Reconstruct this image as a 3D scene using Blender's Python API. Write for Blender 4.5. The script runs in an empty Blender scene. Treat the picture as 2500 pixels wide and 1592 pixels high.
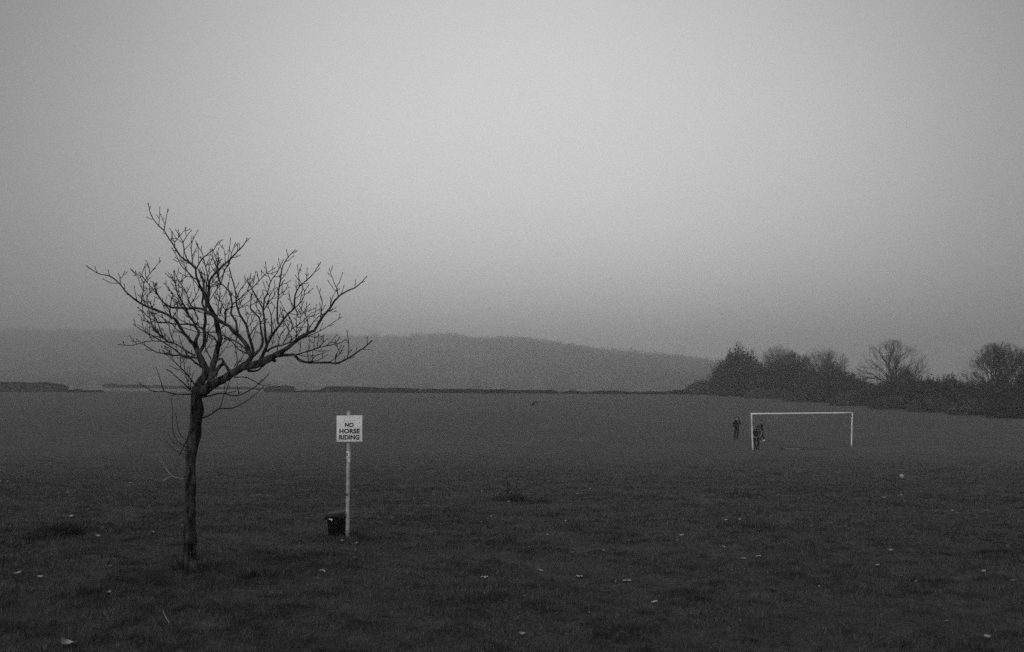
import bpy, math, random
import numpy as np
from mathutils import Vector, noise as mnoise

random.seed(7)
RNG = np.random.default_rng(11)
SC = bpy.context.scene
COL = SC.collection
R = math.radians

# ------------------------------------------------------------------ camera
PW, PH, F0 = 2500.0, 1592.0, 2430.0
HOR = 940.0
ZC = 2.0
PITCH = math.atan((HOR - PH / 2) / F0)
cam_d = bpy.data.cameras.new('camera')
cam_d.sensor_fit = 'HORIZONTAL'
cam_d.sensor_width = 36.0
cam_d.lens = 36.0 * F0 / PW
cam_d.clip_start = 0.1
cam_d.clip_end = 6000.0
cam = bpy.data.objects.new('camera', cam_d)
COL.objects.link(cam)
cam.location = (0, 0, ZC)
cam.rotation_euler = (math.pi / 2 + PITCH, 0, 0)
SC.camera = cam

# ------------------------------------------------------------------ world: grey overcast sky, sun low behind the camera, bright patch of thin cloud in front
SUN_EL, SUN_AZ = R(24), R(200)          # azimuth clockwise from +Y
wd = bpy.data.worlds.new('World')
SC.world = wd
wd.use_nodes = True
nt = wd.node_tree
for n in list(nt.nodes):
    nt.nodes.remove(n)
W = nt.nodes.new
out = W('ShaderNodeOutputWorld'); bg = W('ShaderNodeBackground')
sky = W('ShaderNodeTexSky'); sky.sky_type = 'NISHITA'; sky.sun_disc = False
sky.sun_elevation = SUN_EL; sky.sun_rotation = SUN_AZ
sky.air_density = 1.0; sky.dust_density = 6.0; sky.ozone_density = 1.0
bw = W('ShaderNodeRGBToBW')
nt.links.new(sky.outputs[0], bw.inputs[0])
tc = W('ShaderNodeTexCoord')
GAZ, GEL = R(1.0), R(3.5)              # centre of the bright part of the cloud
gd = (math.sin(GAZ) * math.cos(GEL), math.cos(GAZ) * math.cos(GEL), math.sin(GEL))
dot = W('ShaderNodeVectorMath'); dot.operation = 'DOT_PRODUCT'; dot.inputs[1].default_value = gd
nrm = W('ShaderNodeVectorMath'); nrm.operation = 'NORMALIZE'
nt.links.new(tc.outputs['Generated'], nrm.inputs[0]); nt.links.new(nrm.outputs[0], dot.inputs[0])
def mth(op, a, b=None, c=None):
    n = W('ShaderNodeMath'); n.operation = op
    for i, v in enumerate((a, b, c)):
        if v is None: continue
        if isinstance(v, (int, float)): n.inputs[i].default_value = v
        else: nt.links.new(v, n.inputs[i])
    return n.outputs[0]
ang2 = mth('MULTIPLY', mth('SUBTRACT', 1.0, dot.outputs['Value']), 2.0)     # ~ angle squared
GLOW_S = R(27.0) ** 2
glow = mth('EXPONENT', mth('MULTIPLY', mth('POWER', mth('MULTIPLY', ang2, 1.0 / GLOW_S), 1.25), -1.0))
cn = W('ShaderNodeTexNoise'); cn.inputs['Scale'].default_value = 2.2; cn.inputs['Detail'].default_value = 4
nt.links.new(nrm.outputs[0], cn.inputs['Vector'])
cloud = mth('MULTIPLY_ADD', cn.outputs['Fac'], 0.24, 0.88)
SKY_BASE, SKY_GLOW, SKY_TOP = 1.0, 8.0, 2.6
sepz = W('ShaderNodeSeparateXYZ'); nt.links.new(nrm.outputs[0], sepz.inputs[0])
top = W('ShaderNodeMapRange'); top.interpolation_type = 'SMOOTHSTEP'
top.inputs['From Min'].default_value = 0.30; top.inputs['From Max'].default_value = 0.95
top.inputs['To Max'].default_value = SKY_TOP
nt.links.new(sepz.outputs['Z'], top.inputs['Value'])
front = mth('MULTIPLY', mth('ADD', mth('MULTIPLY_ADD', glow, SKY_GLOW, SKY_BASE), top.outputs[0]), cloud)
# the real sky term carries the back of the dome, the cloud term the front
tot = mth('ADD', mth('MULTIPLY', bw.outputs[0], 0.14), front)
comb = W('ShaderNodeCombineColor')
for i in range(3): nt.links.new(tot, comb.inputs[i])
nt.links.new(comb.outputs[0], bg.inputs['Color'])
bg.inputs['Strength'].default_value = 0.1
nt.links.new(bg.outputs[0], out.inputs[0])

sd = bpy.data.lights.new('sun', 'SUN')
sd.energy = 1.2; sd.angle = R(45); sd.color = (1, 1, 1)
so = bpy.data.objects.new('sun', sd); COL.objects.link(so)
sdir = Vector((math.sin(SUN_AZ) * math.cos(SUN_EL), math.cos(SUN_AZ) * math.cos(SUN_EL), math.sin(SUN_EL)))
so.rotation_euler = (-sdir).to_track_quat('-Z', 'Y').to_euler()
so.location = sdir * 50

SC.view_settings.view_transform = 'Standard'
SC.view_settings.look = 'None'
SC.view_settings.exposure = 0.0
SC.view_settings.gamma = 1.0
SC.view_settings.use_curve_mapping = False
SC.render.engine = 'CYCLES'
SC.cycles.max_bounces = 4
SC.cycles.diffuse_bounces = 2
SC.cycles.volume_bounces = 1
SC.cycles.use_denoising = False
SC.cycles.denoiser = 'OPENIMAGEDENOISE'
SC.cycles.denoising_input_passes = 'RGB_ALBEDO_NORMAL'
SC.cycles.denoising_prefilter = 'ACCURATE'
SC.cycles.use_adaptive_sampling = False

# ------------------------------------------------------------------ helpers
def unproj(px, py, d):
    """world point seen at photo pixel (px,py) at forward distance Y = d"""
    cx = (px - PW / 2) / F0
    cy = -(py - PH / 2) / F0
    c, s = math.cos(PITCH), math.sin(PITCH)
    dy = c - cy * s
    dz = s + cy * c
    t = d / dy
    return Vector((cx * t, d, ZC + dz * t))

HD = np.array([-3000, 0, 5, 8, 12, 16, 30, 48, 66, 85, 110, 150, 200, 215, 300, 400, 2500.])
HH = np.array([2.0, 2.0, 2.0, 2.03, 2.17, 2.44, 3.2, 3.92, 4.33, 4.1, 3.4, 2.45, 1.38, 1.35, 6.5, 7.0, 7.0])
HILLX = np.array([-3000, -300, 0, 400, 700, 900, 1100, 1250, 1400, 1550, 1750, 1900, 2100, 2500, 5000.])
HILLP = np.array([128, 130, 134, 132, 124, 119, 119, 115, 99, 80, 56, 34, 8, 0, 0.])
MOUNDS = []     # x, y, radius, height
def pchip_build(x, y):
    h = np.diff(x); dl = np.diff(y) / h
    m = np.zeros_like(y)
    for i in range(1, len(x) - 1):
        if dl[i - 1] * dl[i] > 0:
            w1 = 2 * h[i] + h[i - 1]; w2 = h[i] + 2 * h[i - 1]
            m[i] = (w1 + w2) / (w1 / dl[i - 1] + w2 / dl[i])
    return m
HM = pchip_build(HD, HH)
def pchip(x, y, m, q):
    q = np.clip(q, x[0], x[-1])
    i = np.clip(np.searchsorted(x, q) - 1, 0, len(x) - 2)
    h = x[i + 1] - x[i]; t = (q - x[i]) / h
    return ((1 + 2 * t) * (1 - t) ** 2 * y[i] + t * (1 - t) ** 2 * h * m[i]
            + t * t * (3 - 2 * t) * y[i + 1] + t * t * (t - 1) * h * m[i + 1])
def ridge_d(pxx): return np.interp(pxx, [-300, 500, 900, 1400, 1900], [1750., 1700., 1350., 1060., 950.])
def vnoise(x, y, s, seed):
    """cheap smooth value noise, vectorised"""
    x = x * s + seed * 17.3; y = y * s + seed * 5.1
    xi = np.floor(x).astype(np.int64); yi = np.floor(y).astype(np.int64)
    fx = x - xi; fy = y - yi; fx = fx * fx * (3 - 2 * fx); fy = fy * fy * (3 - 2 * fy)
    def h(a, b):
        v = np.sin(a * 127.1 + b * 311.7 + seed * 74.7) * 43758.5453
        return v - np.floor(v)
    return (h(xi, yi) * (1 - fx) + h(xi + 1, yi) * fx) * (1 - fy) + (h(xi, yi + 1) * (1 - fx) + h(xi + 1, yi + 1) * fx) * fy

def turf(x, y):
    """tussocky small relief of the turf, 0..1"""
    return .4 * vnoise(x + .35 * np.sin(y * 2.1), y, 2.3, 2) + .36 * vnoise(x, y, 4.9, 4) + .24 * vnoise(x, y, 9.5, 6)
def zt(x, y):
    x = np.asarray(x, float); y = np.asarray(y, float)
    z = ZC - pchip(HD, HH, HM, y)
    near = np.exp(-np.maximum(y, 0) / 45.0)
    z = z + near * (0.022 * np.sin(x * 1.3 + 0.7 * np.sin(y * 0.9)) * np.sin(y * 1.1 + 1.3)
                    + 0.012 * np.sin(x * 3.1 + y * 1.7) * np.sin(y * 2.9 - x * 0.8)
                    + 0.03 * np.sin(x * 0.45 + 1.0) * np.sin(y * 0.37))
    z = z + 0.115 * (turf(x, y) - .5) * np.exp(-(np.maximum(y - 8, 0) / 32.0) ** 2) * (y > 4)
    for mx, my, mr, mh in MOUNDS:
        z = z + mh * np.exp(-((x - mx) ** 2 + (y - my) ** 2) / mr ** 2)
    yy = np.maximum(y, 50.0)
    pxx = PW / 2 + F0 * x / yy
    RIDGE = ridge_d(pxx)
    tgt = ZC + np.interp(pxx, HILLX, HILLP) * RIDGE / F0 - 11.0
    s = np.clip((y - 560) / (RIDGE - 560), 0, 1); s = s * s * (3 - 2 * s)
    s2 = np.clip((y - RIDGE) / 400, 0, 1)
    base = -5.0
    hill = (base + (tgt - base) * s * (1 - 0.35 * s2))
    return np.where(y > 330, np.maximum(hill, base), z)

def ground(px, py):
    """world point on the terrain seen at photo pixel"""
    lo, hi = 3.0, 212.0
    for _ in range(50):
        mid = 0.5 * (lo + hi)
        p = unproj(px, py, mid)
        if p.z > float(zt(p.x, p.y)): lo = mid
        else: hi = mid
    p = unproj(px, py, lo)
    return Vector((p.x, p.y, float(zt(p.x, p.y))))

# mounds under the tree and the tussocks (placed before anything stands on them)
_t = ground(466, 1400); MOUNDS.append((_t.x + .15, _t.y + .1, 0.9, 0.07))
_t = ground(135, 1305); MOUNDS.append((_t.x, _t.y, 0.7, 0.11))
_t = ground(846, 1310); MOUNDS.append((_t.x, _t.y, 0.5, 0.03))

def mesh_np(name, V, Fc, mat, parent=None, smooth=False, attr=None):
    """Fc: list of face tuples or (n,k) array"""
    me = bpy.data.meshes.new(name)
    V = np.asarray(V, dtype=np.float32)
    me.vertices.add(len(V)); me.vertices.foreach_set('co', V.ravel())
    if isinstance(Fc, np.ndarray):
        n, k = Fc.shape
        me.loops.add(n * k); me.loops.foreach_set('vertex_index', Fc.ravel().astype(np.int32))
        me.polygons.add(n); me.polygons.foreach_set('loop_start', np.arange(0, n * k, k, dtype=np.int32))
    else:
        ls = np.array([len(f) for f in Fc], dtype=np.int32)
        fl = np.fromiter((i for f in Fc for i in f), dtype=np.int32)
        me.loops.add(len(fl)); me.loops.foreach_set('vertex_index', fl)
        me.polygons.add(len(ls)); me.polygons.foreach_set('loop_start', np.concatenate([[0], np.cumsum(ls)[:-1]]).astype(np.int32))
    if attr is not None:
        a = me.attributes.new('tone', 'FLOAT', 'POINT'); a.data.foreach_set('value', np.asarray(attr, dtype=np.float32))
    me.update(calc_edges=True); me.validate()
    if smooth:
        me.polygons.foreach_set('use_smooth', np.ones(len(me.polygons), dtype=bool))
    if mat is not None:
        for m in (mat if isinstance(mat, (list, tuple)) else [mat]): me.materials.append(m)
    o = bpy.data.objects.new(name, me); COL.objects.link(o)
    if parent is not None: o.parent = parent
    return o

def tag(o, label=None, cat=None, group=None, kind=None):
    if label: o['label'] = label
    if cat: o['category'] = cat
    if group: o['group'] = group
    if kind: o['kind'] = kind
    return o

def empty(name, loc, label, cat, group=None, rz=0.0):
    o = bpy.data.objects.new(name, None); COL.objects.link(o)
    o.location = loc; o.rotation_euler = (0, 0, rz); o.empty_display_size = 0.1
    return tag(o, label, cat, group)

class MB:
    """collects vertices and faces of one mesh object"""
    def __init__(s): s.v = []; s.f = []; s.mi = []
    def add(s, vs, fs, mi=0):
        b = len(s.v); s.v.extend([tuple(p) for p in vs])
        for f in fs: s.f.append(tuple(i + b for i in f)); s.mi.append(mi)
    def box(s, c, d, rot=None, mi=0, bev=0.0):
        x, y, z = d[0] / 2, d[1] / 2, d[2] / 2
        if bev <= 0:
            vs = [Vector((a * x, b * y, e * z)) for a in (-1, 1) for b in (-1, 1) for e in (-1, 1)]
            fs = [(0, 1, 3, 2), (4, 6, 7, 5), (0, 4, 5, 1), (2, 3, 7, 6), (0, 2, 6, 4), (1, 5, 7, 3)]
            if rot is not None: vs = [rot @ p for p in vs]
            s.add([p + Vector(c) for p in vs], fs, mi)
        else:
            import bmesh
            bm = bmesh.new(); bmesh.ops.create_cube(bm, size=1)
            for v in bm.verts: v.co = Vector((v.co.x * d[0], v.co.y * d[1], v.co.z * d[2]))
            bmesh.ops.bevel(bm, geom=bm.edges[:], offset=bev, segments=2, affect='EDGES', profile=0.6)
            vs = [v.co.copy() for v in bm.verts]
            if rot is not None: vs = [rot @ p for p in vs]
            s.add([p + Vector(c) for p in vs], [tuple(v.index for v in f.verts) for f in bm.faces], mi)
            bm.free()
    def tube(s, pts, rad, n=8, cap=True, mi=0, rough=0.0, seed=0, squash=None):
        """tapered tube through pts"""
        pts = [Vector(p) for p in pts]; m = len(pts)
        b = len(s.v); up = None
        for i, p in enumerate(pts):
            t = (pts[min(i + 1, m - 1)] - pts[max(i - 1, 0)])
            if t.length < 1e-9: t = Vector((0, 0, 1))
            t.normalize()
            if up is None:
                up = t.cross(Vector((0, 1, 0.01)))
                if up.length < 1e-3: up = t.cross(Vector((1, 0, 0)))
                up.normalize()
            else:
                up = up - t * up.dot(t)
                if up.length < 1e-6: up = t.orthogonal()
                up.normalize()
            w = t.cross(up)
            r = rad[i]
            for k in range(n):
                a = 2 * math.pi * k / n
                rr = r
                if rough > 0:
                    q = p + (up * math.cos(a) + w * math.sin(a)) * r
                    rr = r * (1 + rough * (mnoise.noise(Vector((q.x * 9, q.y * 9, q.z * 4 + seed))) * 1.3
                                           + 0.6 * mnoise.noise(Vector((q.x * 34, q.y * 34, q.z * 11)))))
                sx, sy = (1, 1) if squash is None else squash
                s.v.append(tuple(p + up * math.cos(a) * rr * sx + w * math.sin(a) * rr * sy))
        for i in range(m - 1):
            for k in range(n):
                k2 = (k + 1) % n
                s.f.append((b + i * n + k, b + i * n + k2, b + (i + 1) * n + k2, b + (i + 1) * n + k)); s.mi.append(mi)
        if cap:
            s.f.append(tuple(b + k for k in range(n))[::-1]); s.mi.append(mi)
            s.f.append(tuple(b + (m - 1) * n + k for k in range(n))); s.mi.append(mi)
    def ball(s, c, r, nu=10, nv=7, mi=0, sc=(1, 1, 1)):
        b = len(s.v); c = Vector(c)
        s.v.append(tuple(c + Vector((0, 0, r * sc[2]))))
        for j in range(1, nv):
            th = math.pi * j / nv
            for k in range(nu):
                a = 2 * math.pi * k / nu
                s.v.append(tuple(c + Vector((r * sc[0] * math.sin(th) * math.cos(a), r * sc[1] * math.sin(th) * math.sin(a), r * sc[2] * math.cos(th)))))
        s.v.append(tuple(c - Vector((0, 0, r * sc[2])))); e = len(s.v) - 1
        for k in range(nu):
            k2 = (k + 1) % nu
            s.f.append((b, b + 1 + k, b + 1 + k2)); s.mi.append(mi)
            for j in range(nv - 2):
                q = b + 1 + j * nu
                s.f.append((q + k, q + nu + k, q + nu + k2, q + k2)); s.mi.append(mi)
            q = b + 1 + (nv - 2) * nu
            s.f.append((q + k, e, q + k2)); s.mi.append(mi)
    def build(s, name, mat, parent=None, smooth=True, origin=None):
        V = np.array(s.v, dtype=np.float32)
        if origin is not None: V = V - np.array(origin, dtype=np.float32)
        o = mesh_np(name, V, s.f, mat, parent, smooth)
        if any(s.mi) and len(o.data.polygons) == len(s.mi):
            o.data.polygons.foreach_set('material_index', np.array(s.mi, dtype=np.int32))
        if origin is not None and parent is None: o.location = origin
        return o

# ------------------------------------------------------------------ materials (the picture is black and white: every colour is a grey)
def mat(name, a, b=None, scale=5.0, rough=0.85, detail=6.0, bump=0.0, bscale=20.0, bdist=0.01, stretch=None, spec=0.3, contrast=(0.35, 0.65), tone=False):
    m = bpy.data.materials.new(name); m.use_nodes = True
    t = m.node_tree; P = t.nodes['Principled BSDF']
    P.inputs['Roughness'].default_value = rough
    P.inputs['Specular IOR Level'].default_value = spec
    tcn = t.nodes.new('ShaderNodeTexCoord'); src = tcn.outputs['Object']
    if stretch:
        mp = t.nodes.new('ShaderNodeMapping'); mp.inputs['Scale'].default_value = stretch
        t.links.new(src, mp.inputs['Vector']); src = mp.outputs[0]
    if tone:
        at = t.nodes.new('ShaderNodeAttribute'); at.attribute_name = 'tone'
        rp = t.nodes.new('ShaderNodeValToRGB'); t.links.new(at.outputs['Fac'], rp.inputs[0])
        rp.color_ramp.elements[0].color = (a, a, a, 1); rp.color_ramp.elements[1].color = (b, b, b, 1)
        t.links.new(rp.outputs[0], P.inputs['Base Color'])
    elif b is None:
        P.inputs['Base Color'].default_value = (a, a, a, 1)
    else:
        nz = t.nodes.new('ShaderNodeTexNoise'); nz.inputs['Scale'].default_value = scale; nz.inputs['Detail'].default_value = detail
        nz.inputs['Roughness'].default_value = 0.6
        t.links.new(src, nz.inputs['Vector'])
        rp = t.nodes.new('ShaderNodeValToRGB'); t.links.new(nz.outputs['Fac'], rp.inputs[0])
        rp.color_ramp.elements[0].position = contrast[0]; rp.color_ramp.elements[1].position = contrast[1]
        rp.color_ramp.elements[0].color = (a, a, a, 1); rp.color_ramp.elements[1].color = (b, b, b, 1)
        t.links.new(rp.outputs[0], P.inputs['Base Color'])
    if bump > 0:
        n2 = t.nodes.new('ShaderNodeTexNoise'); n2.inputs['Scale'].default_value = bscale; n2.inputs['Detail'].default_value = 8
        n2.inputs['Roughness'].default_value = 0.75
        t.links.new(src, n2.inputs['Vector'])
        bp = t.nodes.new('ShaderNodeBump'); bp.inputs['Strength'].default_value = bump; bp.inputs['Distance'].default_value = bdist
        t.links.new(n2.outputs['Fac'], bp.inputs['Height']); t.links.new(bp.outputs[0], P.inputs['Normal'])
    return m

M_BARK = mat('bark', 0.004, 0.085, contrast=(.40, .66), scale=16, bump=1.0, bscale=30, bdist=0.03, stretch=(1, 1, 0.3), rough=0.95, spec=0.1)
M_TWIG = mat('twig_bark', 0.008, 0.02, scale=20, rough=0.95, spec=0.1)
M_PALETWIG = mat('pale_twig', 0.25, 0.4, scale=20, rough=0.9)
M_FARBARK = mat('far_bark', 0.015, 0.035, scale=3, rough=1.0, spec=0.05)
M_FARLEAF = mat('far_foliage', 0.012, 0.065, scale=1.2, rough=1.0, spec=0.05, tone=True)
M_SCRUB = mat('scrub_foliage', 0.02, 0.10, rough=1.0, spec=0.05, tone=True)
M_HEDGE = mat('hedge_foliage', 0.003, 0.014, rough=1.0, spec=0.05, tone=True)
M_WOOD = mat('woodland', 0.02, 0.06, rough=1.0, spec=0.05, tone=True)
M_GRASS = mat('grass_blades', 0.016, 0.13, rough=0.9, spec=0.15, tone=True)
M_GRASS.node_tree.nodes['Principled BSDF'].inputs['Sheen Weight'].default_value = 0.08
M_TUSS = mat('tussock_blades', 0.006, 0.06, rough=0.95, spec=0.1, tone=True)
M_SIGN = mat('sign_white', 0.66, 0.78, scale=9, rough=0.5, contrast=(0.3, 0.6))
M_POLE = mat('pole_paint', 0.26, 0.46, scale=14, rough=0.55, bump=0.2, bscale=60, bdist=0.002)
M_STICK = mat('sticker_white', 0.6, 0.8, scale=30, rough=0.6)
M_DARKST = mat('scuff_dark', 0.04, 0.1, scale=40, rough=0.8)
M_INK = mat('sign_ink', 0.012, rough=0.6)
M_FAINT = mat('faint_panel', 0.5, 0.62, scale=20, rough=0.5)
M_BIN = mat('bin_plastic', 0.008, 0.02, scale=15, rough=0.5)
M_BINLID = mat('bin_lid', 0.012, 0.03, scale=18, rough=0.6)
M_GOAL = mat('goal_white', 0.72, 0.85, scale=6, rough=0.5)
M_GOALPOST = mat('goal_post_dull', 0.5, 0.75, scale=3, rough=0.6)  # posts get a duller, more uneven white than the crossbar
M_BLACK = mat('black_cloth', 0.003, 0.007, scale=15, rough=0.95, spec=0.1)
M_GREY = mat('grey_cloth', 0.02, 0.035, scale=15, rough=0.95, spec=0.1)
M_SKIN = mat('skin', 0.30, 0.40, scale=20, rough=0.7)
M_HAIR = mat('hair', 0.012, 0.025, scale=40, rough=0.8)
M_WHITE = mat('white_cloth', 0.6, 0.75, scale=20, rough=0.8)
M_LEAF = mat('pale_leaf', 0.18, 0.44, scale=30, rough=0.7, bump=0.4, bscale=90, bdist=0.003)
M_LEAFD = mat('dull_leaf', 0.08, 0.17, scale=30, rough=0.8)
M_DARKLEAF = mat('dark_leaf', 0.005, 0.015, scale=30, rough=0.8)
M_PAPER = mat('paper', 0.28, 0.55, scale=12, rough=0.85, bump=0.5, bscale=40, bdist=0.01)
M_POST = mat('fence_post', 0.03, 0.06, scale=8, rough=0.95)
M_MUD = mat('mud', 0.04, 0.08, scale=2.2, rough=0.55, bump=0.5, bscale=8, bdist=0.02)

# ground material: worn winter turf, clumps and thin places
def ground_mat():
    m = bpy.data.materials.new('winter_turf'); m.use_nodes = True
    t = m.node_tree; P = t.nodes['Principled BSDF']; L = t.links.new; N = t.nodes.new
    P.inputs['Roughness'].default_value = 1.0; P.inputs['Specular IOR Level'].default_value = 0.0
    P.inputs['Sheen Weight'].default_value = 0.15; P.inputs['Sheen Roughness'].default_value = 0.45
    g = N('ShaderNodeNewGeometry')
    def nz(scale, detail, rough=0.6, sc=(1, 1, 1)):
        mp = N('ShaderNodeMapping'); mp.inputs['Scale'].default_value = sc; L(g.outputs['Position'], mp.inputs['Vector'])
        n = N('ShaderNodeTexNoise'); n.inputs['Scale'].default_value = scale; n.inputs['Detail'].default_value = detail
        n.inputs['Roughness'].default_value = rough; L(mp.outputs[0], n.inputs['Vector']); return n.outputs['Fac']
    def mm(op, a, b, c=None):
        n = N('ShaderNodeMath'); n.operation = op
        for i, v in enumerate((a, b, c)):
            if v is None: continue
            if isinstance(v, (int, float)): n.inputs[i].default_value = v
            else: L(v, n.inputs[i])
        return n.outputs[0]
    big = nz(0.05, 5, 0.55)            # broad drifts of thinner and thicker turf
    mid = nz(0.55, 6, 0.62, (0.8, 1, 1))
    clump = nz(5.0, 7, 0.72)
    fine = nz(34, 6, 0.8)
    def remap(v, lo, hi, a, b):
        n = N('ShaderNodeMapRange'); n.inputs['From Min'].default_value = lo; n.inputs['From Max'].default_value = hi
        n.inputs['To Min'].default_value = a; n.inputs['To Max'].default_value = b; L(v, n.inputs['Value']); return n.outputs[0]
    v = mm('MULTIPLY', remap(big, 0.35, 0.65, 0.78, 1.2), remap(mid, 0.33, 0.67, 0.5, 1.4))
    v = mm('MULTIPLY', v, remap(clump, 0.34, 0.66, 0.15, 1.85))
    v = mm('MULTIPLY', v, remap(fine, 0.3, 0.7, 0.6, 1.4))
    v = mm('MULTIPLY', v, GROUND_ALB)
    c = N('ShaderNodeCombineColor')
    for i in range(3): L(v, c.inputs[i])
    L(c.outputs[0], P.inputs['Base Color'])
    bp = N('ShaderNodeBump'); bp.inputs['Strength'].default_value = 0.8; bp.inputs['Distance'].default_value = 0.13
    L(mm('ADD', mm('MULTIPLY', clump, 1.0), mm('MULTIPLY', fine, 0.35)), bp.inputs['Height'])
    L(bp.outputs[0], P.inputs['Normal'])
    return m
GROUND_ALB = 0.034
M_GROUND = ground_mat()

# ------------------------------------------------------------------ ground: one sheet from the field to the hill
def spaced(lo, hi, c, n, k):
    a = math.asinh((lo - c) / k); b = math.asinh((hi - c) / k)
    return c + k * np.sinh(np.linspace(a, b, n))
def outward(a, b, n):            # geometric steps from a out to b
    d0 = .12; q = np.linspace(0, 1, n + 1)[1:]
    k = 7.5; w = (np.exp(k * q) - 1) / (math.exp(k) - 1)
    return a + (b - a) * w
side = outward(15, 2100, 120)
gx = np.concatenate([-side[::-1], np.arange(-15, 15.01, .085), side])
gy = np.concatenate([-outward(-5, 2100, 50)[::-1], np.arange(5.2, 30, .075), outward(30, 2100, 330)])
X, Y = np.meshgrid(gx, gy)
Z = zt(X, Y)
V = np.stack([X.ravel(), Y.ravel(), Z.ravel()], 1)
nx, ny = len(gx), len(gy)
ii = (np.arange(ny - 1)[:, None] * nx + np.arange(nx - 1)[None, :]).ravel()
Fq = np.stack([ii, ii + 1, ii + nx + 1, ii + nx], 1)
gr = mesh_np('ground', V, Fq, M_GROUND, smooth=True)
tag(gr, kind='structure')

# bare mud in the goal mouth
def ground_patch(name, px, py, wx, wy, m, seed, dz=0.012):
    c = ground(px, py); n = 28
    vs = [(c.x, c.y, float(zt(c.x, c.y)) + dz)]
    for r_ in (0.5, 1.0):
        for k in range(n):
            a = 2 * math.pi * k / n
            q = r_ * (1 + 0.35 * mnoise.noise(Vector((math.cos(a) * 1.7, math.sin(a) * 1.7, seed))))
            x, y = c.x + wx * q * math.cos(a), c.y + wy * q * math.sin(a)
            vs.append((x, y, float(zt(x, y)) + (dz if r_ < 1 else 0.002)))
    fs = [(0, 1 + k, 1 + (k + 1) % n) for k in range(n)]
    fs += [(1 + k, 1 + n + k, 1 + n + (k + 1) % n, 1 + (k + 1) % n) for k in range(n)]
    o = mesh_np(name, vs, fs, m, smooth=True); tag(o, kind='structure'); return o
M_WORN = mat('worn_turf', 0.012, 0.035, scale=2.5, rough=0.9, bump=0.5, bscale=6, bdist=0.03)
ground_patch('worn_ground', 1960, 1096, 1.9, 1.7, M_WORN, 5, dz=0.006)
ground_patch('mud_patch', 1934, 1096, 0.62, 0.8, M_MUD, 3)

# ------------------------------------------------------------------ grass blades on the near turf (uncountable: one object)
def blades(x, y, h, w, lean, tone_):
    n = len(x)
    z = zt(x, y)
    az = RNG.uniform(0, 2 * np.pi, n)
    la = RNG.uniform(0, 2 * np.pi, n)
    dx, dy = np.cos(az) * w / 2, np.sin(az) * w / 2
    lx, ly = np.cos(la) * lean * h, np.sin(la) * lean * h
    b = z - 0.004
    V = np.empty((n, 5, 3))
    V[:, 0] = np.stack([x - dx, y - dy, b], 1)
    V[:, 1] = np.stack([x + dx, y + dy, b], 1)
    V[:, 2] = np.stack([x + dx * .7 + lx * .35, y + dy * .7 + ly * .35, b + h * .6], 1)
    V[:, 3] = np.stack([x - dx * .7 + lx * .35, y - dy * .7 + ly * .35, b + h * .6], 1)
    V[:, 4] = np.stack([x + lx, y + ly, b + h * (1 - .25 * lean)], 1)
    i = np.arange(n)[:, None] * 5
    Fa = np.concatenate([i + np.array([[0, 1, 2]]), i + np.array([[0, 2, 3]]), i + np.array([[3, 2, 4]])], 0)
    return V.reshape(-1, 3), Fa, np.repeat(tone_, 5)

def scatter(n, d0, d1):
    u = RNG.uniform(0, 1, n)
    d = d0 * (d1 / d0) ** u                 # density falls with the square of distance
    a = RNG.uniform(-0.56, 0.56, n)
    return a * d, d
gx_, gy_ = scatter(950000, 6.6, 66.0)
patch = vnoise(gx_, gy_, 0.9, 1) * .3 + turf(gx_, gy_) * .7
ZONES = [(402, 1402, .3, 1.3), (535, 1400, .26, 1.4), (590, 1412, .28, 1.6), (545, 1395, .25, 1.2), (350, 1422, .35, 1.2), (520, 1425, .3, .9), (800, 1318, .22, .9), (872, 1312, .14, 1.6), (900, 1318, .3, .5), (140, 1303, .42, 1.6), (70, 1318, .35, 1.1), (1250, 1222, .5, 1.3), (1190, 1225, .4, .8), (1320, 1226, .22, 1.2), (1824, 1216, .6, .7), (1820, 1290, .5, .8)]
long_ = np.zeros(len(gx_))
for zx_, zy_, zr_, za_ in ZONES:
    q_ = ground(zx_, zy_); e_ = vnoise(gx_, gy_, 4.0, zx_ % 7)
    long_ = np.maximum(long_, za_ * np.exp(-((gx_ - q_.x) ** 2 + ((gy_ - q_.y) / 1.3) ** 2) / zr_ ** 2) * (.35 + 1.1 * e_))
keep = RNG.uniform(0, 1, len(gx_)) < np.clip((patch - 0.34) * 3.2, 0.28, 1) * np.clip((66 - gy_) / 36, 0, 1)
gx_, gy_, patch, long_ = gx_[keep], gy_[keep], patch[keep], long_[keep]
lod = np.clip(gy_ / 9.0, 1, 5)
hh = RNG.uniform(0.02, 0.06, len(gx_)) * (0.15 + patch * 1.5) * (1 + 1.5 * long_) * (1 + 0.15 * lod)
ww = RNG.uniform(0.0025, 0.0045, len(gx_)) * lod
cl_ = vnoise(gx_, gy_, 3.7, 11) * .45 + vnoise(gx_ + gy_ * .3, gy_, 8.0, 12) * .35 + vnoise(gx_, gy_, 17.0, 13) * .2
cl_ = np.clip((cl_ - .33) * 3.2, 0, 1); cl_ = .12 + 1.75 * cl_ * cl_ * (3 - 2 * cl_)
tn = np.clip(RNG.normal(0.25, 0.2, len(gx_)) * cl_ * np.clip(1.1 - .6 * long_, .25, 1) + (RNG.uniform(0, 1, len(gx_)) < 0.04) * 0.5, 0, 1)
V, Fa, T = blades(gx_, gy_, hh, ww, RNG.uniform(0.2, 1.1, len(gx_)), tn)
g = mesh_np('grass', V, Fa, M_GRASS, attr=T)
tag(g, 'short winter grass covering the near part of the field', None, None, 'stuff')

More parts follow.
